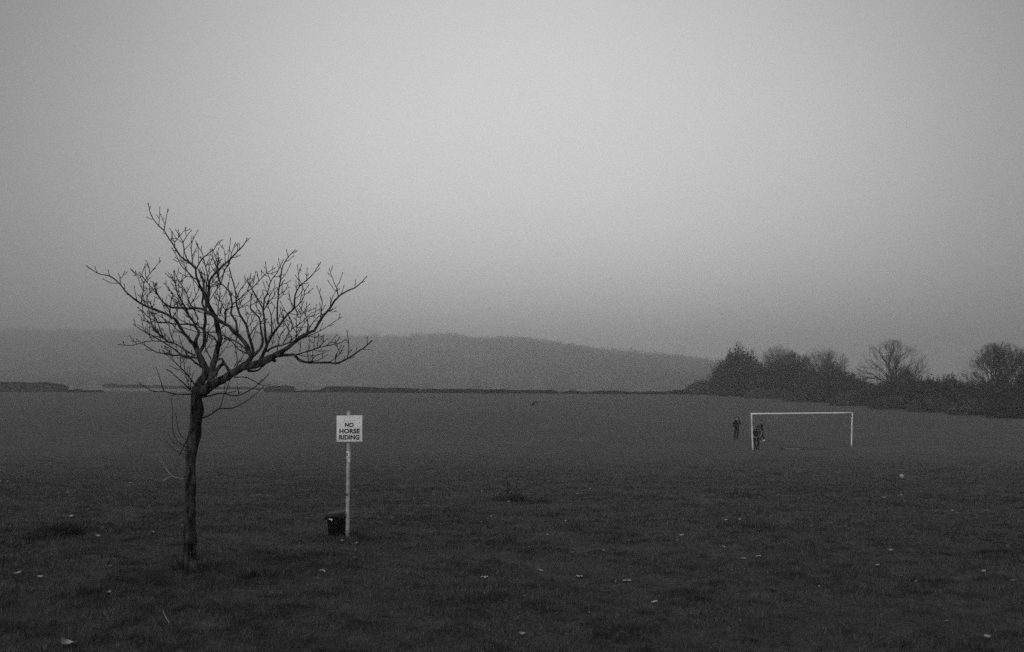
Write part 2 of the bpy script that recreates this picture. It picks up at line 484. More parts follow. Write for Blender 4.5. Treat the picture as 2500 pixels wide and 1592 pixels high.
# ------------------------------------------------------------------ tussocks and weed clumps
TG = 'dark tussocks in the short grass'
def tussock(px, py, wpx, hpx, label, n=420, stems=0, seed=0, name='grass_tussock'):
    c = ground(px, py); s = c.y / F0
    W_, H_ = wpx * s, hpx * s
    rr = np.sqrt(RNG.uniform(0, 1, n)); aa = RNG.uniform(0, 2 * np.pi, n)
    kc = max(3, int(wpx / 9)); ci = RNG.integers(0, kc, n); D_ = min(W_ / 2, .6)
    cx_ = RNG.normal(0, .38, kc); cy_ = RNG.normal(0, .5, kc); ch_ = RNG.uniform(.35, 1.1, kc); cs_ = RNG.uniform(.08, .2, kc)
    x = c.x + W_ / 2 * (cx_[ci] + cs_[ci] * 1.3 * RNG.normal(0, 1, n)); y = c.y + D_ * (cy_[ci] + cs_[ci] * 1.6 * RNG.normal(0, 1, n))
    h = H_ * ch_[ci] * RNG.uniform(.3, 1.1, n) * np.exp(-rr * .4)
    V, Fa, T = blades(x, y, h, RNG.uniform(0.006, 0.012, n) * max(1, c.y / 14), RNG.uniform(.1, .9, n), np.clip(RNG.normal(.3, .22, n), 0, 1))
    V = V - np.array(c)
    o = mesh_np(name, V, Fa, M_TUSS, attr=T); o.location = c
    tag(o, label, 'weed clump' if stems else 'tussock', None if stems else TG)
    if stems:
        rnd = random.Random(seed)
        for k in range(stems):
            b = MB(); x0 = rnd.uniform(-.3, .35) * W_; hgt = H_ * rnd.uniform(1.2, 2.2)
            p = [Vector((x0 + .15 * hgt * q * rnd.uniform(-.6, 1), 0.05 * k, hgt * q)) for q in (0, .35, .7, 1)]
            b.tube(p, [.006, .005, .004, .003], 5)
            for q in (1, 2, 3):
                for sgn in (-1, 1):
                    e = p[q] + Vector((sgn * rnd.uniform(.03, .1), rnd.uniform(-.04, .04), rnd.uniform(.0, .06)))
                    b.tube([p[q], e], [.004, .009], 4)
            b.build('stem', M_TWIG, o)
    return o
tussock(150, 1303, 125, 38, 'broad dark tussock on a low mound left of the bare tree', 1500)
tussock(78, 1318, 80, 16, 'flat dark tussock near the left edge below the broad one', 450)
tussock(868, 1310, 20, 20, 'short dark tuft of grass right of the sign pole foot', 240)
tussock(1250, 1222, 92, 27, 'dark weed clump with tall dry stems in mid field', 620, stems=4, seed=3, name='weed_clump')
tussock(1320, 1224, 24, 14, 'small dark tussock just right of the stemmed weed clump', 220)
tussock(1824, 1214, 46, 6, 'thin dark tussock below the left person, farther one', 200)
tussock(1806, 1252, 30, 5, 'thin dark tussock below the left person, middle one', 160)
tussock(1822, 1288, 50, 7, 'thin dark tussock below the left person, nearest one', 240)
tussock(602, 1412, 44, 24, 'dark round tussock to the right of the tree foot', 480)
tussock(2440, 1325, 34, 5, 'narrow dark tussock near the right edge', 160)
tussock(2326, 1148, 14, 4, 'tiny dark tussock beyond the ball on the right', 80)

# ------------------------------------------------------------------ the bare tree, traced limb by limb and given depth
REG = {'A': (180, 470, 3.8325), 'B': (540, 520, 3.8325), 'C': (320, 820, 3.8325), 'J': (320, 1120, 3.8325),
       'D': (400, 560, 7.665), 'E': (520, 600, 7.665), 'F': (420, 720, 7.665), 'G': (560, 720, 7.665),
       'H': (340, 640, 7.665), 'I': (440, 840, 7.665), 'P': (0, 0, 1.0)}
def S(spec):
    """'A 1,2 3,4 | B 5,6' -> photo pixels"""
    o = []
    for seg in spec.split('|'):
        tok = seg.split(); x0, y0, k = REG[tok[0]]
        for t_ in tok[1:]:
            a, b = t_.split(','); o.append((x0 + float(a) / k, y0 + float(b) / k))
    return o
TREE_BASE = ground(468, 1397)
DT = TREE_BASE.y
# id: (group, parent, first width px, last width px, depth slope (m per m of length), spec)
BR = {
 'LM': ('L', 'T', 24, 12, .22, 'C 625,520 650,440 685,380 700,320 | F 585,1290 520,1150 470,1030 455,960'),
 'L1': ('L', 'LM', 9.5, 1.6, -.30, 'F 470,1030 390,910 300,800 200,680 130,570 50,450 | H 620,1040 540,990 440,945 300,890 190,850 40,780 | A 560,990 490,930 440,865 370,800 310,775 240,762 190,735 135,698'),
 'L2': ('L', 'LM', 9, 4.5, .45, 'F 465,980 440,880 470,790 500,720 480,650 400,570 330,552'),
 'L2a': ('L', 'L2', 4, 1.4, .3, 'F 400,570 330,550 150,548 0,540 | H 560,1137 410,1130 330,1110 200,1050 100,960 0,870'),
 'L2b': ('L', 'L2', 4.5, 1.8, .25, 'F 480,650 400,500 330,400 270,300 200,160 120,20 | H 720,600 690,450 655,280 645,160'),
 'L3': ('L', 'LM', 9, 4, .1, 'F 510,1080 560,1000 600,900 610,780 600,640 625,500 620,380 625,250 | D 760,1480 720,1380 735,1260 745,1020 | D 690,850 650,750'),
 'L4': ('L', 'LM', 4.5, 1.4, -.5, 'F 560,1350 470,1290 340,1190 220,1160 100,1060 0,990 | A 720,1330 640,1290 572,1244'),
 'L5': ('L', 'LM', 4.2, 1.5, -.25, 'F 600,1230 480,1190 320,1155 180,1130 0,1130 | C 330,165 255,157 185,125 90,60 65,40'),
 'L6': ('L', 'LM', 3.8, 1.4, .4, 'F 440,1140 330,1085 220,1015 110,940 0,895 | C 390,62 230,48 150,52 80,70 0,90 | A 480,1428 425,1424'),
 'L7': ('L', 'L6', 3, 1.3, .2, 'F 0,895 | H 560,1500 480,1450 420,1340 350,1150 310,1050 190,920 160,790 | H 140,690 165,590 270,510 300,430'),
 'L8': ('L', 'L6', 3, 1.3, -.3, 'H 540,1490 440,1400 330,1290 240,1160 200,1030 180,900 150,780 60,700 0,635'),
 'L9': ('L', 'L1', 3, 1.2, .5, 'H 40,780 55,640 80,500 80,390 120,330 200,215 300,90 380,0'),
 'L9a': ('L', 'L9', 2, 1.1, .2, 'H 195,205 180,90 140,0'),
 'L9b': ('L', 'L9', 2, 1.1, -.3, 'H 80,390 30,300 15,190 | A 620,745'),
 'L9c': ('L', 'L9', 2, 1.1, .4, 'H 110,330 45,240 90,110 108,60'),
 'L10': ('L', 'L1', 3.2, 1.3, .35, 'H 580,1010 575,920 490,810 400,700 330,600 250,500 120,345 60,260'),
 'L11': ('L', 'L1', 2.4, 1.2, -.2, 'H 640,1010 690,930 700,830 730,740'),
 'L12': ('L', 'L1', 3.2, 1.4, .3, 'H 570,960 590,760 610,650 630,590 560,520 490,420'),
 'L13': ('L', 'L1', 2, 1.1, .2, 'A 437,860 432,790 445,800 470,752'),
 'L14': ('L', 'L2b', 3.6, 1.4, .2, 'H 1100,1080 1060,960 1000,860 930,730 890,590 830,480 760,380 700,280 665,190'),
 'L15': ('L', 'L14', 2.4, 1.2, .3, 'H 960,790 1020,700 1100,550 1105,470'),
 'L16': ('L', 'L14', 2.0, 1.1, -.2, 'H 880,580 920,520 945,470'),
 'L17': ('L', 'L14', 2.0, 1.1, -.2, 'H 760,370 820,320 890,250'),
 'L18': ('L', 'L2b', 2.2, 1.1, -.3, 'H 680,400 620,320 565,225'),
 'L19': ('L', 'L2b', 3.0, 1.2, .3, 'H 930,980 860,830 790,720 740,560 730,430 735,370'),
 'L20': ('L', 'L2a', 2.2, 1.1, .3, 'H 940,1160 860,1130 720,1040 715,900 720,770'),
 'L21': ('L', 'LM', 3.0, 1.2, -.4, 'H 960,1520 880,1400 800,1330 700,1260 600,1150 480,1080 400,1020 280,960 240,880 | H 210,770'),
 'L22': ('L', 'L6', 2.4, 1.2, .3, 'H 650,1500 610,1400 560,1200 570,1070'),
 'L23': ('L', 'L6', 2.4, 1.2, -.3, 'H 480,1440 400,1410 200,1360 120,1325 70,1200 48,1100'),
 'L24': ('L', 'L6', 2.2, 1.2, .2, 'H 400,1390 280,1260 250,1200 | H 200,1130 100,1040 | A 660,1120 612,1085'),
 'L25': ('L', 'L23', 2.0, 1.3, .2, 'H 190,1360 185,1300 190,1240'),
 'L26': ('L', 'L4', 2.4, 1.2, .3, 'C 600,175 540,205 470,180 385,185 320,110'),
 'L27': ('L', 'LM', 3.4, 1.6, -.3, 'C 615,480 540,380 465,300 380,220 310,150'),
 'L28': ('L', 'LM', 2.0, 1.2, .2, 'C 465,300 465,200 490,120'),
 'L29': ('L', 'LM', 2.0, 1.2, .5, 'C 560,500 520,400 490,230 480,190'),
 'L30': ('L', 'L10', 2.0, 1.1, .3, 'H 310,590 300,500 265,380 250,370'),
 'L31': ('L', 'L14', 2.0, 1.1, .3, 'H 870,540 790,480 740,440 650,430'),
 # centre limb
 'CM': ('K', 'T', 17, 8, .30, 'I 560,760 590,600 600,440 640,300 | F 790,1250 825,1100 865,950 905,820 865,650 835,500 800,390 700,230 640,80 | D 800,1320 740,1180'),
 'C1': ('K', 'CM', 7, 3.6, .1, 'D 790,1280 740,1180 660,1020 610,880 600,740'),
 'C1a': ('K', 'C1', 4.5, 1.6, -.25, 'D 600,740 500,640 330,520 230,380 180,290 80,150 0,20 | A 780,295 720,200 700,120'),
 'C1b': ('K', 'C1', 3.4, 1.4, .3, 'D 605,740 700,570 760,510 860,430 940,370 1010,240 1070,210'),
 'C1c': ('K', 'C1a', 2.4, 1.2, .2, 'A 845,360 860,270 878,168'),
 'C1d': ('K', 'C1a', 3.4, 1.4, .4, 'D 520,650 440,560 390,440 370,340 355,240 290,120 240,35'),
 'C1e': ('K', 'C1d', 2, 1.2, .1, 'D 360,240 420,140 490,50'),
 'C1f': ('K', 'C1a', 2.6, 1.2, .3, 'D 530,650 530,530 515,380 545,150'),
 'C1g': ('K', 'C1f', 2, 1.1, .2, 'D 530,510 580,410 640,290 610,245'),
 'C1h': ('K', 'C1a', 2.2, 1.1, -.3, 'D 200,310 200,240 165,170 150,80'),
 'C1i': ('K', 'C1h', 2, 1.1, .1, 'D 205,235 300,120 400,0'),
 'C2': ('K', 'C1', 3.2, 1.3, -.4, 'D 620,940 540,890 440,790 330,680 260,540 170,380'),
 'C2a': ('K', 'C2', 2, 1.1, -.2, 'D 440,790 420,730 350,650'),
 'C2b': ('K', 'C1', 2.2, 1.1, -.4, 'D 690,1120 640,1060 580,970 510,880'),
 'C3': ('K', 'CM', 7, 1.8, .5, 'D 820,1330 840,1150 850,1000 900,890 1000,780 1150,640 1240,560 1380,410 1480,310 1530,230 | B 245,235'),
 'C3a': ('K', 'C3', 2, 1.2, .2, 'D 1150,640 1140,440 1105,325'),
 'C3b': ('K', 'C3', 2.6, 1.2, -.3, 'D 1240,570 1270,450 1315,320'),
 'C3c': ('K', 'C3', 2.0, 1.2, .2, 'D 1380,410 1385,290'),
 'C3d': ('K', 'C3', 3.0, 1.3, .5, 'D 1240,570 1200,680 1130,770 1110,880 1060,1030 970,1150 900,1260 840,1370'),
 'C4': ('K', 'CM', 4.5, 1.4, .6, 'D 790,1500 785,1250 800,1000 820,870 780,700 740,540 720,450 630,300'),
 'C4a': ('K', 'C4', 2.4, 1.1, .3, 'D 830,1150 830,1000 850,830 980,700 1070,580'),
 'C4b': ('K', 'C4', 2.0, 1.1, -.3, 'D 770,1000 760,820 725,730'),
 'C4c': ('K', 'C4', 2.0, 1.1, .3, 'D 780,690 840,640'),
 'C4d': ('K', 'C4', 1.8, 1.1, .3, 'D 830,800 850,700 885,590'),
 'C4e': ('K', 'C4', 1.8, 1.1, .2, 'D 770,660 690,550'),
 'C5': ('K', 'C3', 2.6, 1.2, .4, 'D 840,1160 900,1060 1000,980 1090,890'),
 'C6': ('K', 'CM', 3.4, 1.4, -.5, 'F 860,940 800,810 680,730 600,660 480,570 360,470 240,300 170,200 | H 800,790 700,670 620,600 555,490'),
 'C7': ('K', 'CM', 3.0, 1.3, .5, 'F 860,900 880,700 960,560 1010,380 1000,300 940,180 890,80 900,0'),
 'C8': ('K', 'CM', 2.6, 1.2, -.5, 'F 730,1200 650,1050 610,930 660,830 | F 690,560 640,560 480,560'),
 'C9': ('K', 'CM', 2.2, 1.2, .4, 'F 890,980 1000,860 1120,745'),
 'C10': ('K', 'CM', 2.2, 1.1, -.3, 'F 850,1170 940,1080 1060,900'),
 'C11': ('K', 'CM', 2.2, 1.1, -.3, 'F 600,1080 700,940 780,810'),
 'C12': ('K', 'CM', 2.6, 1.2, .3, 'F 855,400 865,200 890,40 | D 1050,1100 1040,1050'),
 'C13': ('K', 'CM', 2.2, 1.1, -.5, 'F 890,400 930,200 890,80 | E 75,830 100,560 95,200'),
 'C14': ('K', 'C3d', 3.2, 1.3, .3, 'D 1070,1040 1000,850 990,720 930,560 910,400'),
 'C15': ('K', 'C14', 2.2, 1.1, -.3, 'D 1030,930 1010,650 1015,500'),
 'C16': ('K', 'C14', 2.0, 1.1, .3, 'D 1010,640 960,520 940,430'),
 'C17': ('K', 'C3d', 2.0, 1.1, .3, 'D 1130,770 1060,620 1020,520'),
 # right limb
 'RM': ('R', 'T', 24, 16, -.12, 'I 420,900 600,760 800,650 950,570 1100,470 1220,390'),
 'R1': ('R', 'RM', 13, 2.0, .20, 'I 1180,420 1330,250 | G 370,1080 310,930 200,790 80,690 0,590 | F 980,540 860,460 740,370 620,290 500,250 330,260 180,245 30,235 | A 930,1080 850,1040 790,960 760,890 742,838'),
 'R1a': ('R', 'R1', 5, 1.8, .5, 'G 160,740 140,600 120,500 60,400 30,330 50,200 | E 320,900 230,780 150,700 110,600 70,420 0,250'),
 'R1b': ('R', 'R1', 3.4, 1.4, -.4, 'F 1000,520 1010,400 980,330 1080,240 1200,120 1330,20 | E 540,950 640,860 740,790 850,670 1000,520 1130,435'),
 'R1c': ('R', 'R1b', 2.2, 1.2, .2, 'E 1005,520 985,340'),
 'R1d': ('R', 'R1b', 2.2, 1.2, .2, 'E 855,660 830,520'),
 'R1e': ('R', 'R1b', 2.4, 1.2, -.4, 'E 440,1000 500,850 600,710 660,630 690,580'),
 'R1f': ('R', 'R1b', 2.4, 1.2, .3, 'E 640,850 690,720 755,600'),
 'R1g': ('R', 'R1', 3.2, 1.4, -.5, 'F 840,430 690,360 550,330 430,280 300,200'),
 'R2': ('R', 'RM', 15, 1.8, -.30, 'I 1180,420 1320,370 | G 450,1290 600,1240 750,1170 880,1110 1000,1050 1130,960 1250,860 1400,760 1530,690 | B 870,1100 900,1050 950,970 1010,900 1080,800 1160,740 1250,700 1310,650 1365,590'),
 'R2a': ('R', 'R2', 2.6, 1.2, .3, 'B 1095,790 1085,720 1045,620 1017,540'),
 'R2b': ('R', 'R2', 2.0, 1.1, -.3, 'B 1020,870 1045,780 1080,720'),
 'R2c': ('R', 'R2', 2.6, 1.2, -.4, 'B 700,1190 820,1150 950,1090 1040,1030 1110,985'),
 'R2d': ('R', 'R2', 2.2, 1.2, .4, 'B 930,980 945,850 940,800 902,702'),
 'R2e': ('R', 'R2', 2.2, 1.2, .4, 'B 800,1130 870,1010 930,960 1020,910'),
 'R3': ('R', 'RM', 11, 2.2, -.45, 'I 1150,450 1300,430 | G 450,1350 600,1300 750,1230 860,1155 1000,1130 1120,1125 1200,1120 | B 700,1345 740,1380 830,1400 1000,1400 1070,1408 1140,1385 1210,1345 1290,1290 1350,1250 1415,1190'),
 'R3a': ('R', 'R3', 2.8, 1.3, .2, 'B 1183,1355 1195,1250 1180,1115'),
 'R3b': ('R', 'R3', 2.4, 1.2, .2, 'B 1065,1400 1090,1300 1118,1255'),
 'R3c': ('R', 'R3', 4, 1.4, .3, 'B 680,1335 760,1310 830,1290 900,1265 1000,1240 1100,1220 1145,1197'),
 'R3d': ('R', 'R3c', 2.2, 1.2, .3, 'B 985,1243 1030,1200 1075,1150'),
 'R3e': ('R', 'R3c', 2.2, 1.2, -.2, 'B 870,1275 868,1220 875,1165'),
 'R3f': ('R', 'R3c', 2.0, 1.2, -.2, 'B 900,1262 912,1150'),
 'R3g': ('R', 'R3', 2.6, 1.2, -.4, 'B 840,1395 880,1340 960,1310 995,1293'),
 'R3h': ('R', 'R3', 2.2, 1.2, .4, 'B 830,1390 900,1380 980,1335'),
 'R3i': ('R', 'R3', 2.2, 1.2, .1, 'B 815,1375 810,1300 822,1222'),
 'R3j': ('R', 'R3c', 2.0, 1.1, .1, 'B 735,1300 742,1225'),
 'R3k': ('R', 'R3c', 2.0, 1.1, -.3, 'B 915,1250 950,1220 985,1187'),
 'R4': ('R', 'RM', 9, 1.4, .25, 'G 400,1180 500,1090 580,1000 620,900 620,800 590,650 575,500 545,410 440,320 395,240 410,80 | E 720,980 730,900'),
 'R4a': ('R', 'R4', 2.2, 1.1, .3, 'E 860,1340 900,1310 830,1180 775,1045'),
 'R5': ('R', 'RM', 7, 2, .45, 'G 450,1120 430,980 370,780 315,570 200,380 160,270 130,150 | E 430,950 400,760 340,560 300,405'),
 'R5a': ('R', 'R5', 2.2, 1.1, .3, 'G 320,570 340,470 370,400 355,350'),
 'R5b': ('R', 'R5', 2.2, 1.1, -.3, 'E 470,1190 590,1100 710,1010'),
 'R5c': ('R', 'R5', 2.6, 1.2, -.4, 'G 385,770 450,650 560,530 680,465'),
 'R6': ('R', 'RM', 9, 1.6, -.15, 'G 560,1250 660,1050 720,900 800,750 900,620 1000,480 1100,350 1210,240 | B 690,780 730,690 800,630 860,570 920,480'),
 'R6a': ('R', 'R6', 2.4, 1.2, .3, 'B 730,690 725,600 715,503'),
 'R6b': ('R', 'R6', 2.4, 1.2, -.3, 'B 690,885 750,830 780,740 740,640'),
 'R6c': ('R', 'R6b', 2.0, 1.1, -.1, 'B 780,735 812,685'),
 'R6d': ('R', 'R6', 2.0, 1.1, .3, 'B 680,880 650,820 632,765'),
 'R6e': ('R', 'R6', 3, 1.2, -.4, 'B 690,885 710,930 730,980 790,900 818,865'),
 'R6f': ('R', 'R6', 2.4, 1.2, .3, 'G 1100,370 1050,310 965,150'),
 'R7': ('R', 'R6', 6, 1.4, .45, 'G 700,960 670,700 650,400 630,300 660,80 700,0 | E 1030,850 1080,670 1200,500 1260,370 1300,300'),
 'R7a': ('R', 'R7', 2.0, 1.1, .3, 'E 1080,670 1035,550'),
 'R7b': ('R', 'R7', 3, 1.3, .3, 'E 930,1170 840,1020 740,840 690,740 650,640'),
 'R7c': ('R', 'R7', 3.2, 1.3, -.4, 'G 640,290 730,150 850,0 | E 1150,900 1240,780'),
 'R7d': ('R', 'R7', 2.2, 1.1, -.3, 'E 1030,1080 1060,950 1150,780 1150,690'),
 'R8': ('R', 'R6', 4.6, 1.8, .2, 'G 920,540 895,450 900,200 920,0 | E 1220,900 1260,650 1300,400 1400,220 1530,90 | B 690,345'),
 'R8a': ('R', 'R8', 2, 1.1, .2, 'B 628,415 614,362'),
 'R8b': ('R', 'R8', 2.2, 1.1, -.3, 'E 1230,930 1310,870 1400,795'),
 'R8c': ('R', 'R8', 2.2, 1.2, .3, 'E 1255,760 1315,670'),
 'R9': ('R', 'R6', 5, 1.4, -.35, 'G 700,1060 770,1010 860,970 990,940 1100,900 1200,870 1330,800 1400,760'),
 'R9a': ('R', 'R9', 2.6, 1.2, .3, 'G 1000,920 1090,760 1170,640 1290,560 1380,490 1530,340 | B 870,930 908,905'),
 'R9b': ('R', 'R9', 2.6, 1.2, -.2, 'G 1240,850 1260,650 1250,430 1270,330 1220,250'),
 'R9c': ('R', 'R9', 2.4, 1.2, .3, 'G 1250,800 1380,560 1470,460 1530,400'),
 'R9d': ('R', 'R9', 2.4, 1.2, .2, 'G 1130,880 1170,800 | G 1110,720 1090,620 1010,470 960,290'),
 'R9e': ('R', 'R9', 2.2, 1.1, .2, 'G 1165,640 1175,520 1100,390'),
 'R10': ('R', 'R2', 3.6, 1.4, .35, 'G 1440,720 1470,600 1450,430 1330,240'),
 'R11': ('R', 'R6', 3.4, 1.4, .3, 'G 790,720 790,560 780,390 740,250 720,160'),
 'R12': ('R', 'RM', 2.6, 1.2, -.5, 'G 130,1340 200,1230 270,1110 290,1050'),
 'R13': ('R', 'RM', 2.4, 1.2, .5, 'G 90,1350 145,1240 130,1080 90,930 0,830'),
 'R14': ('R', 'RM', 5.5, 2, -.4, 'I 1270,500 1380,510 1470,480 | G 600,1350 660,1290 740,1180'),
 'R15': ('R', 'R1', 3.6, 1.4, .5, 'G 330,1030 220,940 130,870 0,820 | F 980,770 820,700 620,705 460,690 330,650 200,610'),
 'R16': ('R', 'R1', 3.2, 1.3, .6, 'G 330,1095 160,1010 60,880 | F 1060,830 960,720 870,600'),
 'R17': ('R', 'RM', 6.5, 5, -.3, 'I 930,560 900,480 840,380 770,280 700,295'),
 'R18': ('R', 'RM', 11, 8, .3, 'I 640,600 680,500 740,420 810,360'),
 'R19': ('R', 'R9', 2.4, 1.2, -.2, 'G 890,1090 910,920 960,740 1000,680 1090,600 1120,540'),
 'R20': ('R', 'R6', 2.4, 1.2, -.3, 'G 1100,380 1170,500 1165,630'),
}
SHOOTS = [
 ('S1', 3.2, 1.5, -.1, 'C 570,548 440,545 390,540 310,520 220,522 150,490 92,452', M_TWIG, [('C 305,518 270,400 240,308', 2.2), ('C 440,545 395,556', 1.6)]),
 ('S2', 3.6, 1.6, -.5, 'C 590,535 560,510 500,450 415,375 370,335 352,322', M_TWIG, [('C 560,510 560,440 577,365', 2.2), ('C 570,500 600,440 620,400', 2.2), ('C 548,515 500,487', 2)]),
 ('S3', 3.4, 1.8, -.2, 'C 670,575 740,560 800,543 880,540 940,560 1010,556 1070,530 1150,485 1220,430 1278,365', M_TWIG, [('C 1010,553 1000,500 992,458', 2.4), ('C 880,540 905,480 922,410', 2), ('C 880,540 960,523', 1.8)]),
 ('S4', 3.6, 1.5, .3, 'C 675,770 740,740 820,685 920,680 990,660 1080,610 1160,550 1225,490', M_TWIG, [('C 825,685 855,610 878,460', 2)]),
 ('S5', 2.4, 1.4, .2, 'C 965,385 1060,388 1110,402 1170,435 1220,462 1275,461', M_TWIG, [('C 1190,445 1212,422', 1.5)]),
 ('S6', 1.5, 1.2, -.3, 'C 525,1050 450,1000 400,920 385,800 390,710 378,600', M_TWIG, []),
 ('S7', 1.5, 1.2, .2, 'C 520,975 470,940 440,870 425,780 418,740', M_TWIG, []),
 ('S8', 1.4, 1.1, -.1, 'C 515,1085 470,1045 400,1000 355,932', M_TWIG, []),
 ('S9', 1.5, 1.1, -.4, 'C 505,1108 440,1090 380,1040 335,998', M_TWIG, []),
 ('S10', 2.4, 2.0, -.4, 'C 522,972 495,1030 460,1100', M_TWIG, []),
 ('S11', 1.5, 1.1, -.3, 'C 505,1342 440,1330 385,1308 340,1260 300,1190 250,1128', M_PALETWIG, [('C 385,1310 315,1345', 1.4)]),
 ('S12', 1.8, 1.2, -.3, 'J 495,1005 440,965 400,915 360,880', M_TWIG, [('J 430,950 408,915', 1.3)]),
]
TRUNKP = [((469, 1414), 42), ((467.5, 1403), 37), ((464, 1385), 33), ((463, 1368), 32), ((463, 1303), 31), ((463.5, 1260), 28.5), ((464, 1224), 27), ((466, 1172), 25),
          ((465.6, 1159), 25), ((466, 1115), 27), ((468.5, 1095), 29), ((470.5, 1081), 29), ((476.5, 1055), 31), ((478, 1029), 28.5), ((481, 1003), 32),
          ((479.5, 976), 29), ((481, 963), 30), ((485, 950), 31), ((492, 938), 26)]

def catmull(P, n):
    out_ = []
    for i in range(len(P) - 1):
        p0 = P[max(i - 1, 0)]; p1 = P[i]; p2 = P[i + 1]; p3 = P[min(i + 2, len(P) - 1)]
        for k in range(n):
            t = k / n
            out_.append(tuple(0.5 * ((2 * b) + (-a + c) * t + (2 * a - 5 * b + 4 * c - d) * t * t + (-a + 3 * b - 3 * c + d) * t ** 3)
                              for a, b, c, d in zip(p0, p1, p2, p3)))
    out_.append(tuple(P[-1])); return out_

tree = empty('bare_tree', TREE_BASE, 'leafless tree with a rough trunk and wind-bent spreading crown on the left', 'tree')
parts = {k: MB() for k in ('T', 'L', 'K', 'R')}
path = {}       # id -> list of (px, py, depth, width)
tp = catmull([(a[0], a[1], w * .97) for a, w in TRUNKP], 12)
path['T'] = [(p[0], p[1], DT + 0.02 * math.sin(p[1] * .02), p[2]) for p in tp]
def to3(p): return unproj(p[0], p[1], p[2])
def add_path(mb, pp, n, rough=0.0, seed=0, bud=False):
    pts = [to3(p) for p in pp]; rad = [p[3] * 0.5 * p[2] / F0 for p in pp]
    if bud and len(pts) > 2:
        dirn = (pts[-1] - pts[-2]).normalized()
        r = rad[-1]
        pts = pts + [pts[-1] + dirn * 0.010, pts[-1] + dirn * 0.022, pts[-1] + dirn * 0.032]
        rad = rad + [r * 1.5, r * 1.3, r * 0.4]
    mb.tube(pts, rad, n, rough=rough, seed=seed)
add_path(parts['T'], path['T'], 32, rough=0.15)
# root flare
bp_ = path['T'][0]
for k in range(7):
    a = 2 * math.pi * k / 7 + .4
    c0 = to3((466, 1380, DT)); r0 = 0.05
    e = c0 + Vector((math.cos(a) * .10, math.sin(a) * .10, 0)); e.z = float(zt(e.x, e.y)) - .015
    parts['T'].tube([c0 + Vector((math.cos(a) * .03, math.sin(a) * .03, .05)), c0 * .5 + e * .5 + Vector((0, 0, -.005)), e], [.05, .04, .018], 8, rough=.15, seed=k)

rt = random.Random(5)
def make_path(pid, parent, w0, w1, k, spec):
    pts = S(spec)
    # depth where it leaves its parent
    x0, y0 = pts[0]
    best = min(path[parent], key=lambda q: (q[0] - x0) ** 2 + (q[1] - y0) ** 2)
    d = best[2]
    L_ = [0.0]
    for a, b in zip(pts, pts[1:]): L_.append(L_[-1] + math.hypot(a[0] - b[0], a[1] - b[1]))
    tot_ = max(L_[-1], 1)
    P3 = []
    for i, (p, l) in enumerate(zip(pts, L_)):
        t = l / tot_
        dep = d + k * (l * DT / F0) * (1 - .25 * t) + 0.02 * math.sin(l * .09 + len(pid))
        P3.append((p[0], p[1], dep, (w0 + (w1 - w0) * t ** 0.75) * (1.16 if w0 < 8 else 1.04)))
    # join to the parent's centre
    P3[0] = (P3[0][0], P3[0][1], d, P3[0][3])
    sm = catmull(P3, 4)
    sm = [(q[0] + rt.uniform(-.35, .35), q[1] + rt.uniform(-.35, .35), q[2], max(q[3], w1) * rt.uniform(.94, 1.08)) if 0 < i < len(sm) - 1 else q for i, q in enumerate(sm)]
    path[pid] = sm
    return sm

def twigs(pid, grp):
    """small side twigs with buds along a thin branch"""
    pp = path[pid]
    acc = rt.uniform(6, 16)
    side = rt.choice((-1, 1))
    for i in range(1, len(pp) - 1):
        a, b = pp[i - 1], pp[i]
        acc -= math.hypot(a[0] - b[0], a[1] - b[1])
        if acc > 0 or b[3] > 6.5: continue
        acc = rt.uniform(10, 26)
        side = -side
        dx, dy = pp[i + 1][0] - a[0], pp[i + 1][1] - a[1]
        l = math.hypot(dx, dy) or 1; dx /= l; dy /= l
        an = side * R(rt.uniform(28, 58))
        vx, vy = dx * math.cos(an) - dy * math.sin(an), dx * math.sin(an) + dy * math.cos(an)
        if vy > 0.35: continue
        ln = rt.choice((4, 8, 14, 20, 30, 42)) * rt.uniform(.8, 1.2) * min(1, .22 + (len(pp) - i) / 16)
        vz = rt.uniform(-.7, .7)
        p0 = (b[0], b[1], b[2], min(b[3] * .7, 1.9))
        p1 = (b[0] + vx * ln * .5, b[1] + vy * ln * .5, b[2] + vz * ln * .5 * DT / F0, 1.6)
        p2 = (b[0] + vx * ln * .92 + .0, b[1] + vy * ln - ln * .2, b[2] + vz * ln * DT / F0, 1.3)
        add_path(parts[grp], [p0, p1, p2], 4, bud=True)
        if ln > 17:
            for s_ in (-1, 1):
                if rt.random() < .6:
                    q = (p1[0] + (vx * .6 - s_ * vy * .6) * ln * .4, p1[1] + (vy * .6 + s_ * vx * .6) * ln * .4 - 2, p1[2] + rt.uniform(-.03, .03), 1.05)
                    add_path(parts[grp], [p1, q], 4, bud=False)
for pid, (grp, par, w0, w1, k, spec) in BR.items():
    sm = make_path(pid, par, w0, w1, k, spec)
    big_ = w0 > 8
    add_path(parts[grp], sm, 14 if big_ else (8 if w0 > 4 else 5), rough=.16 if big_ else (.12 if w0 > 4 else 0), seed=len(pid) * 3, bud=w1 < 1.7)
for pid, (grp, par, w0, w1, k, spec) in BR.items():
    if w1 < 2.3: twigs(pid, grp)
